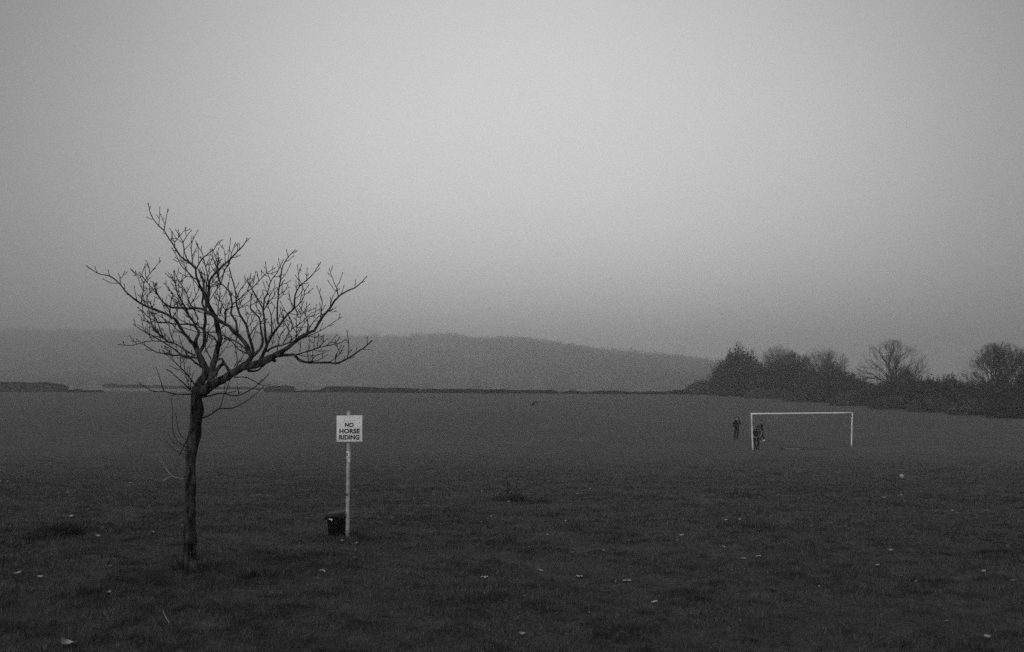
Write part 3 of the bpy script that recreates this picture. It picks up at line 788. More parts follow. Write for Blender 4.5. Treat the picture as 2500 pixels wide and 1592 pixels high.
# the cut stub under the right limb
stub = [(x, y, path['R2'][8][2], w) for (x, y), w in zip(S('G 800,1190 830,1225 870,1240'), (9, 10, 8))]
add_path(parts['R'], stub, 9, rough=.2)
parts['T'].build('trunk', M_BARK, tree, origin=TREE_BASE)
for key, lab in (('L', 'left limb rising straight from the fork'), ('K', 'middle limb rising behind the fork'), ('R', 'heavy right limb leaning out low over the grass')):
    o = parts[key].build('limb', M_BARK, tree, origin=TREE_BASE); o['label'] = lab
for sid, w0, w1, k, spec, m, subs in SHOOTS:
    mb = MB()
    sm = make_path(sid, 'T', w0, w1, k, spec)
    # where it grows from a limb rather than the trunk, start at that limb's depth
    add_path(mb, sm, 6, bud=True)
    for j, (sp, w) in enumerate(subs):
        q = make_path(sid + 'x%d' % j, sid, w, 1.2, .3, sp); add_path(mb, q, 5, bud=True)
    o = mb.build('branch', m, tree, origin=TREE_BASE)
    if m is M_PALETWIG: o['label'] = 'thin pale shoot curving up from the lower trunk'

# ------------------------------------------------------------------ sign, its pole, the bin
SB = ground(848.5, 1310); SD = SB.y; KS = SD / F0
sign = empty('sign_post', SB, 'white square sign reading NO HORSE RIDING on a pale pole', 'sign')
def rel(px, py, dd=0.0): return unproj(px, py, SD + dd) - SB
pm = MB()
a0, a1 = rel(848.3, 1316), rel(852.0, 1005)
pm.tube([a0 + (a1 - a0) * t for t in np.linspace(0, 1, 14)], [4.9 * KS] * 14, 16, rough=0.015)
pm.build('pole', M_POLE, sign)
cp = MB(); cp.tube([a1, a1 + Vector((0, 0, .012))], [5.0 * KS, 4.6 * KS], 16); cp.build('pole_cap', M_POLE, sign)
# plate
from mathutils import Matrix
PC = rel(853.2, 1046.5, -.055)
PWD, PHT = 62.5 * KS, 63.2 * KS
rot = Matrix.Rotation(R(-0.6), 3, 'Y')
b = MB(); b.box(PC, (PWD, .012, PHT), rot=rot, bev=.004); b.build('sign_plate', M_SIGN, sign)
FY = PC.y - .0062
def onplate(zx, zy):      # zoomed photo coords of region (760,980)x4.034 -> plate local
    px, py = 760 + zx / 4.034, 980 + zy / 4.034
    q = rel(px, py, -.055); q.y = FY; return q
def lettering(txt, zx0, zx1, ytop, ybot):
    cu = bpy.data.curves.new('lettering', 'FONT'); cu.body = txt; cu.offset = 0.045; cu.resolution_u = 6; cu.space_character = 1.04
    to = bpy.data.objects.new('tmp', cu); COL.objects.link(to)
    dg = bpy.context.evaluated_depsgraph_get(); me = bpy.data.meshes.new_from_object(to.evaluated_get(dg))
    co = np.zeros(len(me.vertices) * 3, dtype=np.float32); me.vertices.foreach_get('co', co); co = co.reshape(-1, 3)
    mn, mx = co.min(0), co.max(0)
    tl, br = onplate(zx0, ytop), onplate(zx1, ybot)
    xx = tl.x + (co[:, 0] - mn[0]) / (mx[0] - mn[0]) * (br.x - tl.x)
    zz = br.z + (co[:, 1] - mn[1]) / (mx[1] - mn[1]) * (tl.z - br.z)
    c2 = np.stack([xx, np.full_like(xx, FY - .0012), zz], 1)
    me.vertices.foreach_set('co', c2.astype(np.float32).ravel()); me.materials.clear(); me.materials.append(M_INK); me.update()
    bpy.data.objects.remove(to, do_unlink=True)
    o = bpy.data.objects.new('lettering', me); COL.objects.link(o); o.parent = sign; o['label'] = 'black word ' + txt
lettering('NO', 331, 418, 209, 255)
lettering('HORSE', 277, 478, 269, 316)
lettering('RIDING', 275, 474, 329, 377)
# faint outlined box above the words, screws
b = MB()
for (x0, y0, x1, y1) in ((328, 150, 428, 152), (328, 188, 428, 190), (328, 150, 330, 190), (426, 150, 428, 190)):
    p, q = onplate(x0, y0), onplate(x1, y1)
    b.box((p + q) / 2 + Vector((0, -.0008, 0)), (abs(q.x - p.x) + .001, .0016, abs(p.z - q.z) + .001))
b.build('panel_outline', M_FAINT, sign, smooth=False)
for zx, zy in ((478, 160), (474, 382), (268, 384), (476, 208), (376, 155)):
    b = MB(); p = onplate(zx, zy); b.tube([p, p + Vector((0, -.004, 0))], [.006, .005], 8); b.build('screw', M_DARKST, sign)
for pyy in (1030, 1064):
    b = MB(); c = rel(851.5, pyy, -.0); b.tube([c + Vector((0, 0, -.012)), c + Vector((0, 0, .012))], [5.8 * KS] * 2, 16); b.build('clamp', M_POLE, sign)
# torn stickers on the pole: curved patches standing just proud of the tube
def wrap_patch(py0, py1, a_from, a_to, m, name, seed=0):
    b = MB(); n = 10; rr = 4.9 * KS + .0035; vs = []; fs = []; rows = 7
    for j in range(rows):
        t = j / (rows - 1); py = py0 + (py1 - py0) * t
        tt = (1316 - py) / (1316 - 1005); c = a0 + (a1 - a0) * tt
        for k in range(n):
            a = a_from + (a_to - a_from) * k / (n - 1)
            jit = 0.010 * mnoise.noise(Vector((k * .9, j * 1.3, seed))) if j in (0, rows - 1) else 0
            vs.append(c + Vector((math.sin(a) * rr, -math.cos(a) * rr, jit)))
    for j in range(rows - 1):
        for k in range(n - 1): fs.append((j * n + k, j * n + k + 1, (j + 1) * n + k + 1, (j + 1) * n + k))
    b.add(vs, fs); return b.build(name, m, sign)
wrap_patch(1102, 1117, -1.2, 1.35, M_STICK, 'sticker', 1)
wrap_patch(1119, 1129, -.1, 1.35, M_STICK, 'sticker', 2)
wrap_patch(1106, 1114, -.9, -.1, M_DARKST, 'scuff', 3)
wrap_patch(1204, 1211, -.9, .2, M_DARKST, 'scuff', 5)
# foot collar
b = MB(); b.tube([a0 + Vector((0, 0, .0)), a0 + Vector((0, 0, .03))], [6.5 * KS, 5.4 * KS], 16, rough=.1); b.build('foot_collar', M_DARKST, sign)

BB = ground(822, 1308); BB.y = SD + .04; BB.z = float(zt(BB.x, BB.y)); KB = BB.y / F0
BB.z += .035
bino = empty('litter_bin', BB, 'small black litter bin with its lid flap hanging open, beside the sign pole', 'bin')
def bl(px, py, dd=0): return unproj(px, py, BB.y + dd) - BB
b = MB(); zb = -.02; zt_ = bl(822, 1256.5).z
xb0, xb1 = bl(803.5, 1300).x, bl(841, 1300).x; xt0, xt1 = bl(801, 1259).x, bl(842.5, 1259).x
D2 = .15
vs = []; prof = [(zb, xb0, xb1, D2 * .9), (zt_ * .9, xt0, xt1, D2), (zt_ * .9, xt0 - .008, xt1 + .008, D2 + .008), (zt_, xt0 - .008, xt1 + .008, D2 + .008),
                 (zt_, xt0 + .012, xt1 - .012, D2 - .012), (zt_ * .25, xb0 + .02, xb1 - .02, D2 * .8)]
nseg = 24
def rr_ring(x0, x1, dy, z):
    out_ = []
    cx_, hx = (x0 + x1) / 2, (x1 - x0) / 2
    for k in range(nseg):
        a = 2 * math.pi * k / nseg; c_, s_ = math.cos(a), math.sin(a); e = 2 / 6
        out_.append((cx_ + hx * math.copysign(abs(c_) ** e, c_), dy * math.copysign(abs(s_) ** e, s_), z))
    return out_
for z, x0, x1, dy in prof: vs += rr_ring(x0, x1, dy, z)
fs = [(j * nseg + k, j * nseg + (k + 1) % nseg, (j + 1) * nseg + (k + 1) % nseg, (j + 1) * nseg + k) for j in range(len(prof) - 1) for k in range(nseg)]
fs.append(tuple(range(nseg))[::-1]); fs.append(tuple((len(prof) - 1) * nseg + k for k in range(nseg)))
b.add(vs, fs); b.build('bin_body', M_BIN, bino, smooth=False)
# lid: a shallow tray tilted up at the right, overhanging at the left
p0, p1 = bl(799.5, 1254), bl(843.5, 1248)
mid_ = (p0 + p1) / 2; an = math.atan2(p1.z - p0.z, p1.x - p0.x)
b = MB(); b.box(mid_, ((p1 - p0).length, 2 * D2 + .03, .018), rot=Matrix.Rotation(-an, 3, 'Y'), bev=.006); b.build('lid', M_BINLID, bino)
b = MB(); b.box(mid_ + Vector((.004, -D2 - .014, -.022)), ((p1 - p0).length * .98, .012, .045), rot=Matrix.Rotation(-an, 3, 'Y'), bev=.003); b.build('lid_rim', M_BIN, bino)
q0, q1 = bl(800, 1254.5), bl(792, 1271)
mid2 = (q0 + q1) / 2; an2 = math.atan2(q1.z - q0.z, q1.x - q0.x)
b = MB(); b.box(mid2, ((q1 - q0).length, 2 * D2, .014), rot=Matrix.Rotation(-an2, 3, 'Y'), bev=.004); b.build('lid_flap', M_BIN, bino)
b = MB(); s0 = bl(802.5, 1266); s0.y = -D2 * 1.0 - .006
def sp(px, py): v = bl(px, py, -D2 - .008); return v
pp = [sp(802, 1266.5), sp(811.5, 1266.8), sp(811, 1273.8), sp(808.5, 1271), sp(804, 1269)]
vv = pp + [p + Vector((0, -.0015, 0)) for p in pp]
b.add(vv, [(4, 3, 2, 1, 0), (5, 6, 7, 8, 9)] + [(i, (i + 1) % 5, 5 + (i + 1) % 5, 5 + i) for i in range(5)]); b.build('sticker', M_STICK, bino, smooth=False)

# ------------------------------------------------------------------ goal
GL, GRt = ground(1838, 1098), ground(2078.5, 1091.5)
goal = empty('football_goal', (GL + GRt) / 2, 'white football goal frame without a net', 'goal')
go = (GL + GRt) / 2
TL_ = unproj(1834.5, 1010.5, GL.y); TR_ = unproj(2080.5, 1008.0, GRt.y)
r_ = .055
def gtube(p, q, name, m=M_GOAL, n=12, r0=r_):
    b = MB(); b.tube([p + (q - p) * t - go for t in np.linspace(0, 1, 8)], [r0] * 8, n); return b.build(name, m, goal)
gtube(GL - Vector((0, 0, .1)), TL_, 'goal_post', M_GOALPOST)
gtube(GRt - Vector((0, 0, .1)), TR_, 'goal_post', M_GOALPOST)
ax = (TR_ - TL_).normalized()
gtube(TL_ - ax * .06, TR_ + ax * .06, 'crossbar')
for c_, sg in ((TL_, 1), (TR_, -1)):
    b = MB(); b.tube([c_ + Vector((0, -.02, -.32)) - go, c_ + ax * sg * .16 + Vector((0, -.02, -.12)) - go, c_ + ax * sg * .36 + Vector((0, -.02, -.03)) - go], [.02] * 3, 6); b.build('corner_brace', M_DARKST, goal)
for k in range(12):
    p = TL_ + (TR_ - TL_) * ((k + .8) / 12.6) + Vector((0, 0, -r_ - .01)) - go
    b = MB(); b.tube([p + Vector((0, 0, .012)), p + Vector((0, .01, -.03)), p + Vector((0, .03, -.035))], [.012] * 3, 5); b.build('net_hook', M_DARKST, goal)

# ball
bc = ground(2201.5, 1168.5); rb = 0.11
rb = 5.9 * bc.y / F0
b = MB(); b.ball((0, 0, rb * .92), rb, 20, 14)
ball = b.build('football', mat('ball_leather', 0.26, 0.4, scale=12, rough=0.5)); ball.location = bc
tag(ball, 'pale round ball lying on the grass right of centre, below the goal', 'ball')
b = MB(); pn = Vector((0, 0, rb * .92))
for v in ((0, -1, .1), (.8, -.5, .3), (-.8, -.5, .3), (0, -.5, .85), (.5, -.7, -.5), (-.5, -.7, -.5)):
    d_ = Vector(v).normalized(); t1 = d_.orthogonal().normalized(); t2 = d_.cross(t1)
    ring = [pn + (d_ * .955 + (t1 * math.cos(a) + t2 * math.sin(a)) * .3).normalized() * rb * 1.012 for a in [2 * math.pi * k / 5 for k in range(5)]]
    b.add(ring, [(0, 1, 2, 3, 4)])
b.build('ball_panel', M_LEAFD, ball)

# ------------------------------------------------------------------ people
def skin_body(name, joints, bones, mats, matfn, parent, levels=2, root=0):
    me = bpy.data.meshes.new(name)
    names = list(joints)
    idx = {n: i for i, n in enumerate(names)}
    me.from_pydata([joints[n][0] for n in names], [(idx[a], idx[b_]) for a, b_ in bones], [])
    o = bpy.data.objects.new(name, me); COL.objects.link(o)
    sk = o.modifiers.new('skin', 'SKIN'); sk.use_smooth_shade = True
    for i, n in enumerate(names):
        r = joints[n][1]; r = (r, r) if not isinstance(r, tuple) else r
        me.skin_vertices[0].data[i].radius = r
        me.skin_vertices[0].data[i].use_root = (i == root)
    sb = o.modifiers.new('sub', 'SUBSURF'); sb.levels = sb.render_levels = levels
    dg = bpy.context.evaluated_depsgraph_get(); m2 = bpy.data.meshes.new_from_object(o.evaluated_get(dg))
    bpy.data.objects.remove(o, do_unlink=True); bpy.data.meshes.remove(me)
    m2.materials.clear()
    for m in mats: m2.materials.append(m)
    for p in m2.polygons: p.material_index = matfn(p.center); p.use_smooth = True
    o = bpy.data.objects.new(name, m2); COL.objects.link(o); o.parent = parent
    return o

def hand(wrist, fwd, palmn, s, parent, m=None, curl=.5):
    f = Vector(fwd).normalized(); n_ = Vector(palmn); n_ = (n_ - f * n_.dot(f)).normalized(); sd_ = f.cross(n_)
    w = Vector(wrist); b = MB()
    b.tube([w - f * .015 * s, w + f * .02 * s, w + f * .06 * s, w + f * .088 * s], [.024 * s, .034 * s, .040 * s, .034 * s], 10, squash=(1, .55) if abs(f.cross(Vector((0, 1, .01))).dot(sd_)) > .5 else (.6, 1))
    for k, (off, ln) in enumerate(((-.03, .062), (-.01, .074), (.011, .07), (.03, .055))):
        p = w + f * .08 * s + sd_ * off * s; pts = [p]; dirv = f.copy()
        for q in range(3):
            dirv = (dirv + n_ * curl * .7).normalized(); p = p + dirv * ln * s / 3 * 1.1; pts.append(p)
        b.tube(pts, [.0095 * s, .009 * s, .0085 * s, .007 * s], 6)
    p = w + f * .025 * s - sd_ * .034 * s
    b.tube([p, p + (f * .5 - sd_ * .7 + n_ * .3) * .03 * s, p + (f * 1.1 - sd_ * .8 + n_ * .6) * .045 * s], [.013 * s, .011 * s, .009 * s], 6)
    return b.build('hand', m or M_SKIN, parent)

def face_hair(hc, rz, s, parent, tilt=0.0, cap=False):
    """head details: hair cap, ears, nose on a head centred at hc facing rz"""
    h = Vector(hc); fw = Vector((math.sin(rz) * math.cos(tilt), -math.cos(rz) * math.cos(tilt), -math.sin(tilt))); up = Vector((0, 0, 1)); sdv = fw.cross(up).normalized(); up = sdv.cross(fw)
    b = MB(); r = .118 * s; vs = []; nu, nv = 14, 7
    for j in range(nv):
        th = (math.pi * .58) * j / (nv - 1)
        for k in range(nu):
            a = 2 * math.pi * k / nu
            back = -math.cos(a)
            t2 = th * (1 if back > 0 else (.62 if abs(math.sin(a)) < .75 else .85))
            d_ = up * math.cos(t2) + (fw * math.cos(a) + sdv * math.sin(a)) * math.sin(t2)
            vs.append(h + up * .022 * s + Vector((d_.x, d_.y, d_.z)) * r * (1 + .05 * mnoise.noise(d_ * 5)) * (1.12 if back > 0 else 1.06))
    fs = [(j * nu + k, (j + 1) * nu + k, (j + 1) * nu + (k + 1) % nu, j * nu + (k + 1) % nu) for j in range(nv - 1) for k in range(nu)]
    b.add(vs, fs); b.build('hair', M_HAIR, parent)
    b = MB(); b.tube([h + fw * .088 * s + up * .01 * s, h + fw * .118 * s - up * .02 * s, h + fw * .09 * s - up * .03 * s], [.01 * s, .014 * s, .01 * s], 6); b.build('nose', M_SKIN, parent)
    for sg in (-1, 1):
        b = MB(); b.ball(h + sdv * sg * .082 * s, .028 * s, 8, 6, sc=(.5, .8, 1)); b.build('ear', M_SKIN, parent)
        b = MB(); b.ball(h + fw * .09 * s + sdv * sg * .033 * s + up * .012 * s, .011 * s, 8, 6); b.build('eye', M_HAIR, parent)
    b = MB(); b.tube([h + fw * .093 * s - up * .05 * s - sdv * .025 * s, h + fw * .098 * s - up * .052 * s, h + fw * .093 * s - up * .05 * s + sdv * .025 * s], [.004 * s, .006 * s, .004 * s], 6); b.build('mouth', M_DARKST, parent)

def shoe(p, yaw, s, parent, m, pitch=0.0):
    f = Vector((math.sin(yaw) * math.cos(pitch), -math.cos(yaw) * math.cos(pitch), -math.sin(pitch)))
    b = MB(); q = Vector(p)
    b.tube([q - f * .07 * s, q - f * .03 * s, q + f * .06 * s, q + f * .13 * s, q + f * .18 * s], [.03 * s, .046 * s, .045 * s, .042 * s, .02 * s], 10); b.build('shoe', m, parent)

def person(feetpx, label, H, jt, bones, matfn, mats, headrz, tilt, hands, shoes, depth_off=0):
    c = ground(*feetpx)
    e = empty('person', c, label, 'person')
    s = H / 1.75
    J = {k: (tuple(Vector(p) * s), (tuple(x * s * 1.14 for x in r) if isinstance(r, tuple) else r * s * 1.14)) for k, (p, r) in jt.items()}
    skin_body('body', J, bones, mats, lambda q: matfn(Vector(q) / s), e)
    hcv = Vector(J['head'][0]); face_hair(hcv, headrz, s, e, tilt)
    for w, f, n_, mm_ in hands: hand(Vector(w) * s, f, n_, s, e, mm_)
    for p, yaw, mm_, pt in shoes: shoe(Vector(p) * s, yaw, s, e, mm_, pt)
    return e, s

HB = [('pel', 'spn'), ('spn', 'chs'), ('chs', 'nek'), ('nek', 'hdb'), ('hdb', 'head'), ('head', 'htop'),
      ('chs', 'shl'), ('shl', 'ell'), ('ell', 'wrl'), ('chs', 'shr'), ('shr', 'elr'), ('elr', 'wrr'),
      ('pel', 'hpl'), ('hpl', 'knl'), ('knl', 'anl'), ('pel', 'hpr'), ('hpr', 'knr'), ('knr', 'anr')]
# person A: stands facing the camera, one hand at the chest, one at the hip (image left = -x)
JA = {'pel': ((0, 0, .93), (.15, .10)), 'spn': ((0, .01, 1.10), (.145, .10)), 'chs': ((.01, .0, 1.34), (.17, .115)), 'nek': ((.01, 0, 1.50), .06),
      'hdb': ((.015, -.01, 1.57), .066), 'head': ((.02, -.02, 1.645), (.085, .098)), 'htop': ((.02, -.015, 1.71), .07),
      'shl': ((-.20, 0, 1.40), .072), 'ell': ((-.26, .05, 1.15), .056), 'wrl': ((-.25, -.04, .92), .038),
      'shr': ((.21, 0, 1.40), .072), 'elr': ((.27, -.03, 1.14), .056), 'wrr': ((.15, -.20, 1.27), .038),
      'hpl': ((-.09, 0, .86), .095), 'knl': ((-.13, -.02, .48), .068), 'anl': ((-.16, .02, .09), .045),
      'hpr': ((.10, 0, .86), .095), 'knr': ((.08, -.04, .48), .068), 'anr': ((.02, -.06, .07), .045)}
def mfA(q):
    if q.z > 1.52: return 1
    return 0
eA, sA = person((1799, 1073), 'person in dark clothes standing left of the goal with one hand raised to the chest', 1.76, JA, HB, mfA, [M_BLACK, M_SKIN], .1, .1,
       [((-.25, -.05, .90), (0, -.1, -1), (1, 0, 0), None), ((.14, -.21, 1.28), (-.6, -.1, .6), (0, 1, 0), None)],
       [((-.16, -.02, .045), -.3, M_BLACK, 0), ((.02, -.09, .045), .1, M_BLACK, 0)])
b = MB(); b.tube([Vector(p) * sA for p in ((-.24, -.055, 1.435), (-.27, -.03, 1.39), (-.28, -.02, 1.35))], [.016, .018, .014], 6); b.build('shoulder_stripe', M_WHITE, eA)
b = MB(); b.box(Vector((.11, -.25, 1.35)) * sA, (.075, .012, .15), bev=.004); b.build('phone', M_GREY, eA)  # flat dark grey slab by the raised hand, taken for a phone

# person B: leans on the near post, head down, dark tracksuit with white piping
JB = {'pel': ((-.02, .06, .88), (.145, .10)), 'spn': ((-.0, .04, 1.04), (.145, .10)), 'chs': ((.02, -.05, 1.26), (.175, .12)), 'nek': ((.04, -.13, 1.39), .062),
      'hdb': ((.05, -.17, 1.43), .066), 'head': ((.07, -.22, 1.49), (.085, .098)), 'htop': ((.075, -.225, 1.555), .072),
      'shl': ((-.18, -.06, 1.32), .072), 'ell': ((-.23, -.02, 1.04), .056), 'wrl': ((-.13, -.12, .82), .038),
      'shr': ((.22, -.07, 1.33), .072), 'elr': ((.28, -.06, 1.06), .056), 'wrr': ((.13, -.17, .88), .038),
      'hpl': ((-.10, .05, .82), .098), 'knl': ((-.14, -.02, .46), .07), 'anl': ((-.10, .02, .09), .045),
      'hpr': ((.09, .05, .82), .098), 'knr': ((.14, -.14, .46), .07), 'anr': ((-.02, -.02, .10), .045)}
def mfB(q):
    if q.z > 1.40 and q.y < -.08: return 1
    return 0
eB, sB_ = person((1847, 1097), 'person in a dark tracksuit with white sleeve piping leaning at the goal post', 1.75, JB, HB, mfB, [M_BLACK, M_SKIN], .25, .75,
       [((-.12, -.13, .84), (.5, -.2, -.8), (1, 0, 0), None), ((.12, -.18, .92), (-.8, -.1, -.4), (0, 0, 1), None)],
       [((-.10, -.01, .045), -.3, M_BLACK, 0), ((.0, -.06, .05), .7, M_GREY, 0)])
for side, pts in (('l', ((-.17, -.15, 1.40), (-.235, -.135, 1.30), (-.26, -.105, 1.18), (-.26, -.085, 1.04), (-.22, -.12, .92), (-.17, -.155, .80))),
                  ('r', ((.12, -.20, 1.42), (.20, -.175, 1.38), (.265, -.155, 1.26), (.315, -.12, 1.08), (.28, -.15, .98), (.19, -.21, .90)))):
    b = MB(); b.tube([Vector(p[:3]) * sB_ for p in catmull(pts, 3)], [.0115] * (len(pts) * 3 - 2), 6); b.build('sleeve_stripe', M_WHITE, eB)
b = MB(); b.tube([Vector(p) * sB_ for p in ((.04, -.175, 1.27), (.015, -.155, 1.14), (.0, -.085, .97))], [.007] * 3, 6); b.build('zip', M_POLE, eB)
for x_ in (-.08, .12):
    b = MB(); b.ball(Vector((x_, -.185, 1.26)) * sB_, .026, 8, 6, sc=(1, .5, 1)); b.build('badge', M_POLE, eB)

# person C: stands behind B in profile, one foot trailing
JC = {'pel': ((0, 0, .93), (.12, .12)), 'spn': ((.01, 0, 1.10), (.12, .12)), 'chs': ((.01, .0, 1.34), (.14, .15)), 'nek': ((-.01, 0, 1.50), .06),
      'hdb': ((-.02, -.01, 1.57), .066), 'head': ((-.03, -.02, 1.645), (.09, .098)), 'htop': ((-.03, -.015, 1.71), .07),
      'shl': ((-.02, -.17, 1.40), .07), 'ell': ((.03, -.22, 1.13), .055), 'wrl': ((-.02, -.22, .90), .038),
      'shr': ((.05, .17, 1.40), .07), 'elr': ((.10, .20, 1.13), .055), 'wrr': ((.05, .18, .90), .038),
      'hpl': ((0, -.09, .86), .095), 'knl': ((-.10, -.10, .48), .068), 'anl': ((-.16, -.10, .09), .045),
      'hpr': ((.02, .09, .86), .095), 'knr': ((.10, .09, .48), .068), 'anr': ((.24, .09, .15), .045)}
eC, sC_ = person((1860, 1078.5), 'person in dark clothes half hidden behind the one leaning at the post', 1.62, JC, HB, lambda q: 1 if q.z > 1.52 else 0, [M_BLACK, M_SKIN], -1.3, .2,
       [((-.02, -.23, .88), (-.1, 0, -1), (-1, 0, 0), None), ((.05, .18, .88), (-.1, 0, -1), (-1, 0, 0), None)],
       [((-.19, -.10, .045), -1.4, M_WHITE, 0), ((.23, .09, .10), -1.5, M_WHITE, .5)])

# ------------------------------------------------------------------ arched dead branch out in the field
fb = ground(1303, 990)
def fz(zx, zy, dd=0): return unproj(1240 + zx / 17.04, 930 + zy / 17.04, fb.y + dd) - fb
b = MB()
def ftube(l, r, dds=None):
    b.tube([fz(x, y, (dds or [0] * len(l))[i]) for i, (x, y) in enumerate(l)], [q * 1.35 for q in r], 6)
ftube([(860, 1075), (930, 1065), (1000, 1045), (1020, 960), (1060, 890), (1100, 830)], [.03, .05, .07, .08, .07, .04])
ftube([(1060, 1060), (1080, 960), (1110, 890), (1180, 875), (1250, 905), (1240, 945)], [.04, .06, .07, .07, .05, .03], [.3, .2, .1, 0, 0, -.1])
ftube([(1200, 890), (1195, 960), (1215, 1010), (1190, 1055)], [.04, .05, .05, .04], [0, -.1, -.2, -.3])
ftube([(1040, 1080), (1120, 1085)], [.05, .04])
o = b.build('fallen_branch', M_TWIG); o.location = fb
tag(o, 'dark fallen branch arching up from the grass in the far middle of the field', 'branch')

# ------------------------------------------------------------------ hedges, bushes and far trees
def leaf_quads(P, size, tone_):
    n = len(P)
    u = RNG.normal(0, 1, (n, 3)); u /= np.linalg.norm(u, axis=1)[:, None]
    w = RNG.normal(0, 1, (n, 3)); w -= (w * u).sum(1)[:, None] * u; w /= np.linalg.norm(w, axis=1)[:, None]
    s = size[:, None] * .5
    V = np.stack([P - u * s - w * s * .6, P + u * s * .8 - w * s * .7, P + u * s + w * s * .6, P - u * s * .7 + w * s * .8], 1).reshape(-1, 3)
    return V, np.arange(4 * n).reshape(-1, 4), np.repeat(tone_, 4)

def hedge(px0, px1, base0, base1, tops, label, dist=None, depth=1.4, n_m=260, jag=.10, leaf=.14, group='clipped hedges along the far edge of the field'):
    """base line from (px0,base0) to (px1,base1); tops: list of (px, py) of its upper edge"""
    A = ground(px0, base0); Bp = ground(px1, base1)
    if dist:
        A = unproj(px0, base0, dist); Bp = unproj(px1, base1, dist)
    L_ = (Bp - A).length; n = int(L_ * n_m * 2.6)
    t = RNG.uniform(0, 1, n)
    tx = np.array([p[0] for p in tops], float); ty = np.array([p[1] for p in tops], float)
    px = px0 + (px1 - px0) * t
    d = A.y + (Bp.y - A.y) * t
    top_h = (np.interp(px, np.linspace(px0, px1, 9), base0 + (base1 - base0) * np.linspace(0, 1, 9)) - np.interp(px, tx, ty)) * d / F0
    # uneven top and sides
    nzv = (vnoise(t * L_, np.zeros(n), .8, 5) - .5) * 2 * jag + (vnoise(t * L_, np.zeros(n), 3.5, 6) - .5) * jag
    hgt = np.maximum(top_h * 1.12 * (1 + nzv), .3)
    off = RNG.uniform(-.5, .5, n) * depth * (1 - .25 * RNG.uniform(0, 1, n))
    x = A.x + (Bp.x - A.x) * t; y = d + off
    surf = RNG.uniform(0, 1, n) < .12
    z01 = np.where(surf, RNG.uniform(.85, 1.02, n), RNG.uniform(0, 1, n))
    zb = zt(x, y) if not dist else A.z + (Bp.z - A.z) * t
    P = np.stack([x, y, zb + hgt * z01], 1)
    V, Fq_, T = leaf_quads(P, RNG.uniform(.6, 1.3, n) * leaf, np.clip(RNG.normal(.4, .25, n), 0, 1))
    c = (A + Bp) / 2
    o = mesh_np('hedge', V - np.array(c), Fq_, M_HEDGE, attr=T); o.location = c
    tag(o, label, 'hedge', group)
    # stems inside so that it is not only leaves
    sb = MB(); rr2 = random.Random(int(px0))
    for k in range(int(L_ * .8)):
        q = rr2.random(); xx = A.x + (Bp.x - A.x) * q; yy = A.y + (Bp.y - A.y) * q
        zz = float(zt(xx, yy)) if not dist else A.z + (Bp.z - A.z) * q
        hh_ = float(np.interp(px0 + (px1 - px0) * q, tx, ty)); hh_ = (base0 + (base1 - base0) * q - hh_) * yy / F0
        p = Vector((xx, yy, zz)) - c
        sb.tube([p, p + Vector((rr2.uniform(-.1, .1), rr2.uniform(-.2, .2), hh_ * .6)), p + Vector((rr2.uniform(-.2, .2), rr2.uniform(-.3, .3), hh_ * rr2.uniform(.95, 1.12)))], [.03, .02, .008], 4)
    sb.build('stems', M_FARBARK, o)
    return o
hedge(-80, 166, 957, 957, [(-80, 934), (0, 936), (100, 937), (150, 939), (166, 945)], 'hedge at the left edge of the picture, tallest of the far hedges')
hedge(645, 722, 957.5, 958, [(645, 950), (652, 945), (700, 944), (716, 946), (722, 955)], 'short separate block of hedge just right of the bare tree')
hedge(788, 1024, 958, 959.5, [(770, 952), (795, 946), (840, 945.5), (930, 948), (1024, 950)], 'long clipped hedge beyond the sign, left length')
hedge(1026, 1366, 959.5, 961, [(1024, 951), (1100, 951), (1200, 952), (1300, 954), (1352, 953), (1366, 959)], 'long clipped hedge behind the centre of the field, right length')
hedge(1372, 1560, 961, 962.5, [(1372, 957), (1400, 955), (1440, 959), (1470, 955), (1560, 958)], 'low ragged hedge right of the long clipped one', jag=.4, n_m=170)
hedge(1560, 1700, 962.5, 963, [(1560, 958), (1620, 957), (1660, 954), (1700, 950)], 'low hedge running up to the dark bushes', jag=.35, n_m=200)
hedge(252, 470, 946, 950, [(252, 938), (300, 940), (420, 943), (470, 944)], 'pale low hedge farther off behind the bare tree', dist=265, jag=.3, n_m=150)
hedge(500, 640, 950, 952, [(500, 945), (600, 946), (640, 948)], 'thin far hedge behind the tree trunk gap', dist=250, jag=.3, n_m=130)
hedge(166, 252, 958, 958, [(166, 951), (200, 953), (252, 954)], 'very low scrubby hedge right of the left edge hedge', jag=.4, n_m=150)
hedge(722, 788, 958, 958, [(722, 955), (760, 954), (788, 951)], 'very low hedge stretch joining the short block to the long hedge', jag=.5, n_m=150)

# field-edge posts
for px, py, hp, lab in ((1212, 960, 13, 'thin dark post standing up over the long hedge'), (1370, 961, 10, 'dark post at the right end of the long hedge'),
                        (1404, 961.5, 7, 'short dark post in the gap right of the long hedge'), (1438, 962, 8, 'dark post farther right along the field edge')):
    c = ground(px, py); h = hp * c.y / F0; c.y -= .9
    b = MB(); b.tube([(0, 0, -.1), (0, 0, h * .95), (.0, 0, h)], [.07, .065, .03], 8); o = b.build('fence_post', M_POST); o.location = c
    tag(o, lab, 'post', 'posts along the far field edge')

